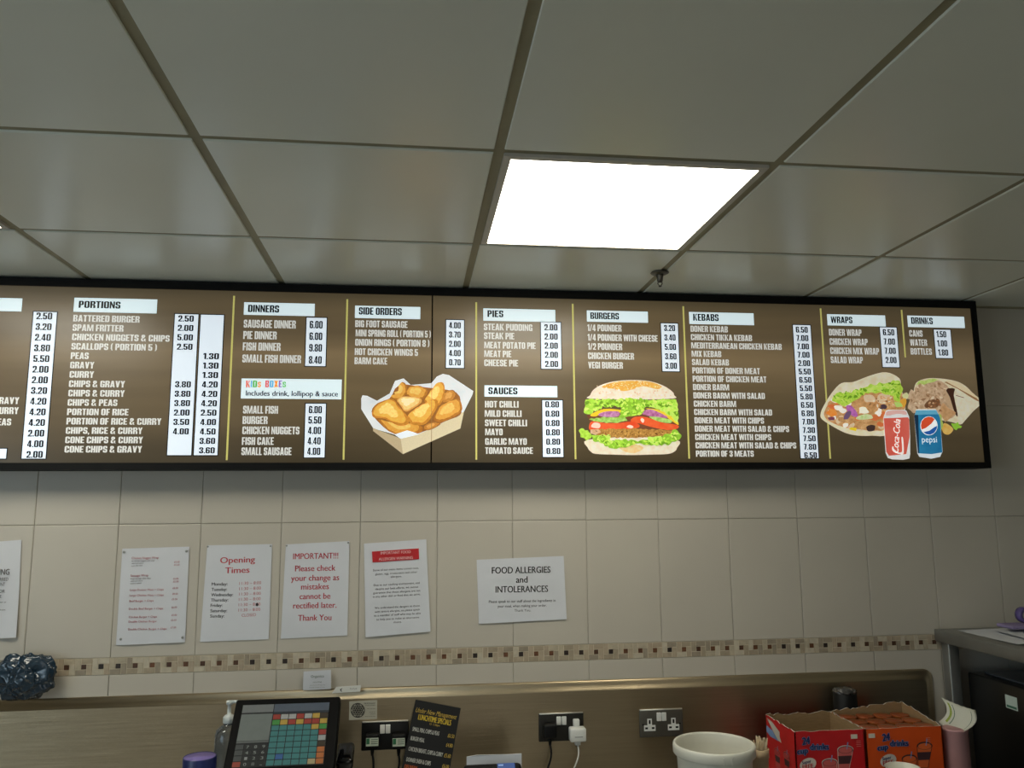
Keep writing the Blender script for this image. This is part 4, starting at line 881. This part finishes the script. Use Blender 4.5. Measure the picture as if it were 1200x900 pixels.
for j in range(4):
    for i in range(3):
        u0 = .095+i*.088; v0 = .645+j*.088
        ui(u0, u0+.08, v0, v0+.078, sm((34, 36, 36)), .0040)
        b.text(kd[j][i], tp(u0+.024, v0+.062, .0045), UX*(.032*W_), -DN*(.044*H_), sm((130, 134, 132)))
b.build('button_display', scr)

# ------------------------------------------------------------------ small things along the worktop
# sanitiser pump bottle
c = Vector((-.512, 2.585, ZW)); p_ = at(268, 850, 1, 2.585); c.x = p_.x
dz = (ZC-.632)-ZW
t = thing('pump_bottle', c, 'clear pump bottle with a white pump, behind the left edge of the till', 'bottle')
m_clear = mat('clear_plastic', (214, 222, 228), .08, var=.03, trans=.92, spec=.6)
zs2 = at(268, 852, 1, 2.585).z-ZW
b = MB(); b.lathe([(.0, 0), (.036, 0), (.038, .006), (.038, zs2-.02), (.034, zs2-.006), (.022, zs2+.004), (.014, zs2+.008), (.014, zs2+.014)], c, m_clear, 28); b.build('body', t)
m_milk = mat('milky_plastic', (200, 206, 204), .35, var=.04)
b = MB(); b.lathe([(.016, zs2+.012), (.017, zs2+.014), (.017, zs2+.028), (.012, zs2+.034), (.006, zs2+.036), (.005, zs2+.062), (.009, zs2+.064), (.009, zs2+.074), (0, zs2+.076)], c, m_milk, 20)
b.build('pump', t)
b = MB(); b.tube([c+Vector((0, 0, zs2+.070)), c+Vector((.022, -.004, zs2+.072)), c+Vector((.034, -.006, zs2+.068))], .0045, m_milk, 10); b.build('nozzle', t)
# blue pot
cx = at(234.3, 886, 1, 2.40); c = Vector((cx.x, 2.40, ZW)); hz = cx.z-ZW
t = thing('blue_pot', c, 'dark blue round pot with a purple inside, left of the pump bottle', 'pot')
b = MB(); b.lathe([(0, 0), (.041, 0), (.043, .004), (.0435, hz-.002), (.0425, hz), (.0405, hz-.001)], c, mat('dark_blue_plastic', (30, 40, 92), .35, var=.2, scale=40), 36, cap1=False); b.build('body', t)
mpu = mat('purple_plastic', (128, 112, 178), .4, var=.08)
b = MB(); b.lathe([(.0404, hz-.001), (.039, hz-.03), (.037, hz-.06), (.012, hz-.061), (.010, hz-.058), (0, hz-.058)], c, mpu, 36); b.build('lining', t)
# card terminal with paper behind
t = thing('card_terminal', (.23, 2.42, ZW), 'black device with a small blue screen, at the bottom edge right of the flyer', 'terminal')
pT = at(577, 893, 1, 2.42); zt_ = pT.z
Mx = Matrix.Translation((pT.x, 2.42, zt_)) @ Matrix.Rotation(math.radians(38), 4, 'X')
b = MB(); b.bbox((-.083, -.16, -.035), (.083, 0, 0), .012, m_black, Mx, seg=3); b.build('body', t)
b = MB(); b.bbox((-.05, 2.36-2.42-.03, ZW-zt_), (.05, .03, -.06), .006, m_black, Matrix.Translation((pT.x, 2.42, zt_))); b.build('base', t)
b = MB(); b.box((.013, -.06, -.001), (.063, -.006, .0012), pm((40, 66, 120), None, 60, .6), Mx)
b.box((.016, -.014, .001), (.03, -.010, .0016), pm((120, 150, 190), None, 60, .6), Mx); b.build('screen', t)
a, c = at(547, 886, 1, 2.46), at(611, 883.5, 1, 2.46)
b = MB(); b.prism([(a.x, 2.46, ZW), (c.x, 2.46, ZW), (c.x+.001, 2.462, c.z), (c.x-.04, 2.463, c.z-.001), (a.x+.03, 2.461, a.z+.001), (a.x, 2.462, a.z-.003)], (0, .0035, 0), m_paper)
tag(b.build('paper_pad'), 'pale paper pad standing behind the black device with the blue screen', 'paper pad')
# bucket
c = Vector((.846, 2.305, ZW)); hz = ZC-.664-ZW
t = thing('bucket', c, 'open white plastic bucket with a thick rim, in front of the steel socket', 'bucket')
m_bk = mat('white_bucket_plastic', (214, 212, 200), .4, var=.03, scale=12)
R1 = .1135
b = MB(); b.lathe([(0, 0), (.092, 0), (.095, .003), (R1-.010, hz-.032), (R1-.0085, hz-.030), (R1-.002, hz-.029), (R1, hz-.026), (R1, hz-.010), (R1-.001, hz-.003), (R1-.004, hz), (R1-.008, hz-.001), (R1-.010, hz-.006), (R1-.012, hz-.03), (.091, .01), (0, .008)], c, m_bk, 56); b.build('body', t)
b = MB()
for dx in (-.004, .020):
    a_ = math.radians(-96)+dx/R1
    b.box((-.0012, -.0015, -.010), (.0012, .0012, .008), m_bk, Matrix.Translation(c+Vector((R1*math.cos(a_), R1*math.sin(a_), hz-.017))) @ Matrix.Rotation(a_+math.pi/2, 4, 'Z'))
b.build('rim_tab', t)
# tub of chip forks
p0 = at(890, 887, 1, 2.43); c = Vector((p0.x, 2.43, ZW)); hz = p0.z+.004-ZW
t = thing('fork_tub', c, 'small beige tub beside the white bucket, full of wooden chip forks', 'tub')
m_tub = mat('beige_paper_cup', (196, 170, 138), .7, var=.06)
b = MB(); b.lathe([(0, 0), (.024, 0), (.026, hz-.004), (.0285, hz-.003), (.0285, hz+.020), (.0265, hz+.021), (.025, hz-.002), (.022, .004), (0, .004)], c, m_tub, 32); b.build('cup', t)
m_wood = mat('pale_birch', (232, 216, 184), .7, var=.1, scale=30, stretch=(4, 4, .6))
rf = random.Random(5)
for i in range(12):
    a_ = rf.uniform(0, 6.28); r_ = rf.uniform(.004, .018); base = c+Vector((r_*.5*math.cos(a_), r_*.5*math.sin(a_), .006)); 
    tilt = Matrix.Rotation(rf.uniform(-.10, .10), 4, 'Y') @ Matrix.Rotation(rf.uniform(-.08, .08), 4, 'X'); L_ = hz+rf.uniform(.030, .046)
    M_ = Matrix.Translation(base) @ tilt @ Matrix.Rotation(rf.uniform(-.6, .6), 4, 'Z')
    f_ = MB(); pts = [(-.0036, 0), (.0036, 0), (.0040, L_-.022), (.0058, L_-.016), (.0058, L_), (.0020, L_), (.0010, L_-.012), (-.0010, L_-.012), (-.0020, L_), (-.0058, L_), (-.0058, L_-.016), (-.0040, L_-.022)]
    f_.prism([M_ @ Vector((x, -.0007, z)) for x, z in pts], M_.to_3x3() @ Vector((0, .0014, 0)), m_wood)
    tag(f_.build('chip_fork'), 'pale wooden chip fork standing in the beige tub', 'fork', 'wooden chip forks in the tub')

# boxes of cup drinks
m_card = mat('brown_corrugated_card', (148, 120, 84), .85, var=.1, scale=40, stretch=(1, 1, 5))
m_torn = mat('torn_white_liner', (196, 190, 178), .9, var=.06)
ZB = ZC-.672
navy = ink((30, 40, 96)); lblue = ink((120, 150, 200)); wht = ink((214, 206, 196))
def face_pt(x0, y, z1): return lambda x, z, o=0: Vector((x0+x, y-o, z1-z))
def cup_print(b, fp_, x, z, s, rim, fill, dark, lean):
    e = lambda cx, cz, rx, rz, o, m, n=20: b.poly([fp_(x+(cx+rx*math.cos(t*2*math.pi/n)+lean*(cz-.5*0))*s, z+(cz+rz*math.sin(t*2*math.pi/n))*s, o) for t in range(n)], m)
    bod = lambda w0, z0, w1, z1_, o, m: b.poly([fp_(x+(-w0+lean*z0)*s, z+z0*s, o), fp_(x+(-w1+lean*z1_)*s, z+z1_*s, o), fp_(x+(w1+lean*z1_)*s, z+z1_*s, o), fp_(x+(w0+lean*z0)*s, z+z0*s, o)], m)
    bod(1.12, -.05, .72, 2.75, .0006, rim); e(0, 0, 1.14, .56, .0006, rim)
    bod(1.04, 0, .66, 2.7, .0008, fill); bod(.96, .75, .78, 1.75, .0010, dark); e(0, 0, 1.04, .46, .0012, dark); e(0, .02, .96, .40, .0014, fill)
    b.poly([fp_(x+(a_+.02)*s, z+c_*s, .0016) for a_, c_ in ((.10, -.1), (.30, -.95), (.44, -.92), (.22, -.06))], lblue)
def drink_box(x0, x1, y0, y1, m, name, label, flavour, sticker_right, seed, backcut):
    t = thing('drinks_box', ((x0+x1)/2, (y0+y1)/2, ZW), label, 'box', 'open drinks cartons')
    rb = random.Random(seed); th = .003
    def wall(pts_top, p_in, nm, mo_out):      # pts_top: torn top edge from a to b, outer face printed, inner card
        b = MB(); bot = [Vector((p.x, p.y, ZW)) for p in (pts_top[0], pts_top[-1])]
        out = [bot[0]]+[Vector(p) for p in pts_top]+[bot[1]]
        n = len(out); inn = [p+p_in for p in out]
        b.add(out+inn, [tuple(range(n))], mo_out); b.add(out+inn, [tuple(range(2*n-1, n-1, -1))], m_card)
        b.add(out+inn, [(i+1, i, n+i, n+i+1) for i in range(n-1)], m_torn)
        return b.build(nm, t)
    def edge(a, c, n, amp, za=0, zc_=0):
        o = []
        for i in range(n+1):
            s = i/n; o.append(Vector((a[0]+(c[0]-a[0])*s, a[1]+(c[1]-a[1])*s, ZB+za+(zc_-za)*s+(rb.uniform(-amp, amp) if 0 < i < n else 0))))
        return o
    fr = wall(edge((x0, y0), (x1, y0), 14, .0015), Vector((0, th, 0)), 'front_panel', m)
    wall(edge((x1, y1), (x0, y1), 26, .004, *backcut), Vector((0, -th, 0)), 'back_panel', m)
    lf = wall(edge((x0, y1), (x0, y0), 16, .003), Vector((th, 0, 0)), 'left_panel', m)
    wall(edge((x1, y0), (x1, y1), 16, .003, 0, backcut[0]), Vector((-th, 0, 0)), 'right_panel', m)
    b = MB(); b.box((x0+th, y0+th, ZW), (x1-th, y1-th, ZW+.003), m_card); b.build('base_panel', t)
    fp_ = face_pt(x0+(0 if flavour == 'r' else .030), y0, ZB); w_ = x1-x0; b = MB()
    def tx(s, xa, xb, z, cp, o=.0022, rise=0, m_=navy, bold=.03):
        b.text(s, fp_(xa, z, o), Vector((xb-xa, 0, rise)), Vector((0, 0, cp)), m_, bold)
    k = 1
    for (s, xa, xb, z, cp, ri) in (('24', .022, .046, .037, .020, .003), ('cup', .004, .038, .063, .016, .003), ('drinks', .045, .104, .052, .017, -.001)):
        for dx, dz in ((-.0012, 0), (.0012, 0), (0, .0012), (0, -.0012)): b.text(s, fp_((xa+dx)*k, z-dz, .0016), Vector(((xb-xa)*k, 0, ri)), Vector((0, 0, cp)), lblue, .05)
        tx(s, xa*k, xb*k, z, cp, .0022, ri)
    b.cut('lettering', fr)
    b.poly([fp_((.036+.026*math.cos(i*.314))*k, .092+.018*math.sin(i*.314)-.004*math.cos(i*.314), .0014) for i in range(20)], wht)
    tx('Super', .017*k, .046*k, .091, .009, .0018, .004, navy, .03); tx('FREE', .018*k, .052*k, .105, .012, .0018, .003, ink((190, 44, 44)), .04)
    b.cut('badge', fr)
    cup_print(b, fp_, .104*k, .090, .022, wht if flavour == 'r' else ink((40, 30, 34)), ink((206, 96, 92)) if flavour == 'r' else ink((226, 104, 48)), ink((70, 40, 44)), .02)
    b.cut('cup_picture', fr)
    cup_print(b, fp_, .156*k, .056, .0225, wht if flavour == 'r' else ink((40, 30, 34)), ink((206, 96, 92)) if flavour == 'r' else ink((226, 104, 48)), ink((70, 40, 44)), -.16)
    b.cut('cup_picture', fr)
    sx = .185 if sticker_right else .018
    b.box((x0+sx*k-.009, y0-.0014, ZB-.026), (x0+sx*k+.011, y0, ZB-.014), ink((216, 206, 190)))
    for i in range(4): b.box((x0+.192*k, y0-.0010, ZB-.034-i*.005), (x0+.206*k, y0, ZB-.0325-i*.005), ink((220, 130, 100)) if flavour != 'r' else ink((206, 100, 96)))
    b.build('price_sticker', fr)
    if flavour == 'r':
        b = MB(); lp = lambda y, z, o=0: Vector((x0-o, y1-y, ZB-z)); d_ = y1-y0
        b.poly([lp(*q, .0008) for q in ((.01, .006), (.05, .010), (.10, .026), (.098, .040), (.11, .056), (.085, .054), (.05, .034))], m_torn)
        b.poly([lp(*q, .0006) for q in ((.004, .03), (.05, .036), (.09, .056), (.03, .058), (.004, .05))], lblue)
        b.cut('torn_patch', lf)
        cup_print(b, lambda a, z, o=0: lp(a, z, o), .075, .090, .018, ink((206, 96, 92)), ink((190, 70, 70)), ink((80, 44, 46)), 0)
        cup_print(b, lambda a, z, o=0: lp(a, z, o), .140, .082, .018, ink((206, 96, 92)), ink((190, 70, 70)), ink((80, 44, 46)), 0)
        b.build('cup_picture', lf)
    return t
m_red = mat('red_printed_card', (196, 24, 30), .45, var=.06); m_org = mat('orange_printed_card', (222, 82, 20), .45, var=.06)
bx1 = drink_box(1.130, 1.349, 2.40, 2.60, m_red, 'drinks_box', 'open red carton printed 24 cup drinks, empty inside, beside the orange carton', 'r', True, 2, (.003, .001))
bx2 = drink_box(1.353, 1.600, 2.40, 2.60, m_org, 'drinks_box', 'open orange carton printed 24 cup drinks, filled with foil lidded cups', 'o', False, 4, (.026, .004))
m_foil = mat('orange_foil_lid', (206, 84, 34), .3, .4, var=.3, scale=50, col2=(150, 96, 60), bump=.5, bscale=60)
m_cup = mat('clear_drink_cup', (196, 110, 60), .25, var=.1)
first = None
for j in range(3):
    for i in range(4):
        c = Vector((1.3865+i*.0595, 2.437+j*.0625, ZW+.0035)); hz = ZB-.006-c.z
        if first is None:
            t = thing('drink_cup', c, 'orange foil lidded drink cup packed in the orange carton', 'cup', 'foil lidded cups in the orange carton')
            b = MB(); b.lathe([(0, 0), (.020, 0), (.0275, hz-.003), (.0285, hz-.002), (.0285, hz)], c, m_cup, 20, cap1=False); b.build('body', t)
            b = MB(); b.lathe([(.0286, hz), (.0286, hz+.0012), (.025, hz+.0016), (.016, hz+.0004), (0, hz+.001)], c, m_foil, 20); b.build('foil_lid', t); first = t
        else:
            r_ = first.copy(); C.objects.link(r_); r_.matrix_world = Matrix.Translation(c)
            for ch in first.children: q = ch.copy(); C.objects.link(q); q.parent = r_; q.matrix_parent_inverse = ch.matrix_parent_inverse.copy()
# crumpled red wrapper showing between the boxes
# black jar behind the boxes
c0 = at(989.5, 812, 1, 2.65); c = Vector((c0.x, 2.648, ZW)); hz = c0.z-ZW
t = thing('black_jar', c, 'tall black cylinder topped with crumpled film, standing behind the two cartons', 'jar')
b = MB(); b.lathe([(0, 0), (.036, 0), (.038, .003), (.038, hz), (.036, hz+.002), (0, hz+.002)], c, m_black, 36); b.build('body', t)
bm = bmesh.new(); bmesh.ops.create_icosphere(bm, subdivisions=4, radius=1)
for v in bm.verts:
    q = v.co.copy(); d = 1+.22*noise.noise(q*3.1)+.12*noise.noise(q*7); v.co = Vector((q.x*.038*min(d, 1.06), q.y*.038*min(d, 1.06), q.z*.013*d+.0045))
b = MB(); b.bm(bm, mat('crumpled_film', (90, 88, 86), .15, var=.5, scale=40, metal=.4), Matrix.Translation(c+Vector((0, 0, hz+.002)))); b.build('film_top', t)
# pink tub with curled label sheet
c0 = at(1118.5, 858, 1, 2.42); c = Vector((c0.x+.002, 2.42, ZW)); hz = at(1118, 853, 1, 2.42).z-ZW
t = thing('pink_tub', c, 'pale pink cylinder tub at the right of the orange carton, under curled paper', 'tub')
m_pk = mat('pale_pink_plastic', (186, 140, 140), .5, var=.06, scale=20)
b = MB(); b.lathe([(0, 0), (.034, 0), (.036, .003), (.036, hz-.006), (.037, hz-.005), (.037, hz), (.034, hz+.001), (0, hz+.001)], c, m_pk, 36); b.build('body', t)
# sheet: starts on tub top, curls up at left and right
prof = [(1101, 843, 2.44), (1106, 838, 2.44), (1104, 828, 2.46), (1103, 817, 2.47)]
A = [at(1103, 817, 1, 2.50), at(1143, 832, 1, 2.42)]; B_ = [at(1100, 846, 1, 2.48), at(1128, 857.5, 1, 2.38)]
n1, n2 = 12, 10; fr = []
for j in range(n2+1):
    v = j/n2
    for i in range(n1+1):
        u = i/n1; p = (A[0].lerp(A[1], u)).lerp(B_[0].lerp(B_[1], u), v)
        p = p+Vector((.010*math.sin(v*math.pi)*(1-.4*u)+.004*u*v, -.020*math.sin(v*math.pi), -.010*math.sin(u*math.pi)*v-.003*math.sin(u*math.pi)))
        if j == 0 and i % 2: p.z -= .0015
        fr.append(p)
b = MB(); w1 = n1+1; N = len(fr); fs = []
for j in range(n2):
    for i in range(n1): a_ = j*w1+i; fs += [(a_, a_+w1, a_+w1+1, a_+1), (N+a_, N+a_+1, N+a_+w1+1, N+a_+w1)]
edge_i = [j*w1 for j in range(n2+1)]+[n2*w1+i for i in range(1, w1)]+[j*w1+n1 for j in range(n2-1, -1, -1)]+[i for i in range(n1-1, 0, -1)]
for k in range(len(edge_i)): a_, c_ = edge_i[k], edge_i[(k+1) % len(edge_i)]; fs.append((c_, a_, N+a_, N+c_))
b.add(fr+[p+Vector((0, .0005, 0)) for p in fr], fs, mat('label_paper', (206, 206, 192), .7, var=.04), True)
cs = tag(b.build('curled_sheet'), 'curled white label sheet with green print, resting on the pink tub', 'paper')
b = MB(); gy_ = [ink((150, 168, 60)), ink((96, 120, 104))]
def sp(u, v):
    i = min(int(u*n1), n1-1); j = min(int(v*n2), n2-1); fu, fv = u*n1-i, v*n2-j; a_ = j*w1+i
    return fr[a_].lerp(fr[a_+1], fu).lerp(fr[a_+w1].lerp(fr[a_+w1+1], fu), fv)+Vector((-.0003, -.0008, .0003))
for u0, u1, m_ in ((.10, .17, 0), (.24, .27, 1), (.82, .84, 1)):
    for s in range(8):
        v0, v1 = .12+s*.09, .12+s*.09+.088; b.poly([sp(u0, v0), sp(u0, v1), sp(u1, v1), sp(u1, v0)], gy_[m_])
b.build('print', cs)
# foreground white cup at the bottom edge
c0 = at(1058, 899, 1, 2.25); c = Vector((c0.x, 2.25, ZW)); hz = c0.z-ZW
t = thing('white_cup', c, 'white round cup rim at the bottom edge in front of the orange carton', 'cup')
b = MB(); b.lathe([(0, 0), (.034, 0), (.036, .002), (.045, hz-.003), (.0468, hz-.001), (.0465, hz+.001), (.0445, hz+.0005), (.034, .006), (0, .005)], c, mat('white_china', (222, 218, 204), .3, var=.02), 40); b.build('body', t)
# dark scanner beside the till
c0 = at(405, 886, 1, 2.50); c = Vector((c0.x, 2.50, ZW))
t = thing('hand_scanner', c, 'black hand scanner with a shiny edge standing right of the till', 'scanner')
b = MB(); b.bbox((c.x-.03, 2.47, ZW), (c.x+.03, 2.53, ZW+.02), .006, m_black); b.lathe([(.012, .018), (.010, .06), (.012, c0.z-ZW-.01)], c, m_black, 16); b.build('stand', t)
m_gl = mat('gloss_black', (9, 9, 10), .1, var=.1)
b = MB(); b.bbox((-.024, -.045, -.014), (.024, .035, .022), .010, m_gl, Matrix.Translation(c+Vector((0, 0, c0.z-ZW))) @ Matrix.Rotation(math.radians(25), 4, 'X'), seg=3); b.build('head', t)

# ------------------------------------------------------------------ steel table and appliance at right
TX = 1.806; TZ = ZC-.438
t = thing('steel_table', (2.2, 2.2, 0), 'stainless steel high table at the right edge of the picture, with papers on top', 'table')
b = MB(); b.bbox((TX, 1.55, TZ-.040), (2.62, D-.002, TZ), .003, m_steel2); b.build('top', t)
for x, y in ((TX+.017, D-.05), (2.56, D-.05), (TX+.017, 1.60), (2.56, 1.60)):
    b = MB(); b.bbox((x, y-.0, 0), (x+.038, y+.038, TZ-.040), .003, m_steel2); b.build('leg', t)
AX = 1.872; AZ = ZC-.570
t = thing('black_appliance', (2.2, 2.2, 0), 'large black appliance with a small pale label, standing under the steel table', 'appliance')
m_ap = mat('black_enamel', (12, 12, 13), .3, var=.15, scale=20)
b = MB(); b.bbox((AX, 1.70, .02), (2.52, 2.645, AZ), .006, m_ap); b.build('body', t)
b = MB(); b.bbox((AX+.03, 1.74, AZ), (2.48, 2.60, AZ+.008), .003, mat('dark_grey_lid', (60, 66, 74), .25, var=.1)); b.build('lid', t)
b = MB(); pa, pb_ = at(1178, 815, 0, AX), at(1193, 832, 0, AX)
b.box((AX-.0008, pb_.y, pb_.z-.004), (AX+.001, pa.y, pa.z+.004), mat('pale_label', (190, 204, 196), .5, var=.04))
b.box((AX-.0012, pb_.y+.004, pb_.z-.001), (AX, pa.y-.004, pb_.z+.006), ink((60, 110, 90))); b.build('label', t)
for x, y in ((AX+.05, 1.76), (AX+.05, 2.58), (2.46, 1.76), (2.46, 2.58)):
    b = MB(); b.lathe([(.018, 0), (.018, .022)], (x, y, 0), m_black, 14); b.build('foot', t)
# papers on the table
def flat_sheet(pts, z, label, seed, name='paper_sheet', m=None, wav=.002):
    bm = bmesh.new(); P = [Vector((x, y, 0)) for x, y in pts]; rr = random.Random(seed); n = 10; vs = []
    for k in range(2):
        for j in range(n+1):
            for i in range(n+1):
                u, v = i/n, j/n; p = P[0].lerp(P[1], u).lerp(P[3].lerp(P[2], u), v)
                q = z+wav*(1+math.sin(u*7+seed)*math.cos(v*5+seed*2))*.5+wav*2*max(0, v-.75)*(1+math.sin(u*8))+(.0004 if k else 0)
                vs.append((p.x, p.y, q))
    N = (n+1)**2; fs = []
    for j in range(n):
        for i in range(n): a_ = j*(n+1)+i; fs += [(a_+1, a_, a_+n+1, a_+n+2)][:1]+[(N+a_, N+a_+1, N+a_+n+2, N+a_+n+1)]
    b = MB(); b.add(vs, fs, m or m_paper, True); return tag(b.build(name), label, 'paper', None)
z0 = TZ+.0005
flat_sheet([(1.86, 2.66), (2.20, 2.68), (2.22, 2.42), (1.845, 2.36)], z0, 'large pale paper sheet lying flat on the steel table by the wall', 1)
flat_sheet([(1.95, 2.60), (2.3, 2.62), (2.28, 2.31), (1.90, 2.25)], z0+.0055, 'crinkled paper sheet on top at the near edge of the steel table', 3, wav=.004)
pz = at(1194, 737, 2, TZ+.014)
b = MB(); b.bbox((pz.x-.045, pz.y-.03, TZ+.0165), (pz.x+.12, pz.y+.05, TZ+.028), .005, mat('lilac_cloth', (140, 126, 164), .8, var=.15, scale=30, bump=.4), seg=3)
tag(b.build('lilac_pouch'), 'flat lilac pouch on the papers at the right picture edge', 'pouch')
pz2 = at(1199, 727, 1, pz.y+.03); c = Vector((pz2.x+.006, pz2.y, TZ+.0285+.026))
t = thing('tape_roll', c-Vector((0, 0, .026)), 'purple roll of tape standing on the lilac pouch', 'tape')
b = MB(); Mr = Matrix.Rotation(math.radians(90), 4, 'X')
b.lathe([(.015, -.012), (.026, -.012), (.026, .012), (.015, .012), (.015, -.012)], c, mat('purple_tape', (96, 82, 140), .3, var=.1), 28, Mr, cap0=False, cap1=False); b.build('roll', t)

# ------------------------------------------------------------------ dark crumpled bag at left
cb = at(30, 792, 1, 2.665)
bm = bmesh.new(); bmesh.ops.create_icosphere(bm, subdivisions=6, radius=1)
for v in bm.verts:
    q = v.co.copy(); d = 1+.28*noise.noise(q*1.7+Vector((3, 1, 2)))
    rg = sum(abs(noise.noise(q*s+Vector((s, 2, 5))))*a for s, a in ((1.7, .38), (3.2, .18), (7, .03)))
    d += .24-rg
    v.co = Vector((q.x*.074*d, q.y*.036*d, q.z*.060*d))
b = MB(); b.bm(bm, mat('dark_blue_bin_bag', (16, 32, 46), .2, var=.4, scale=12, col2=(26, 52, 70), bump=.15, bscale=40, spec=.8), Matrix.Translation((cb.x, D-.046, cb.z)))
tag(b.build('crumpled_bag'), 'crumpled dark blue plastic bag stuck on the mosaic border at the left edge', 'bag')
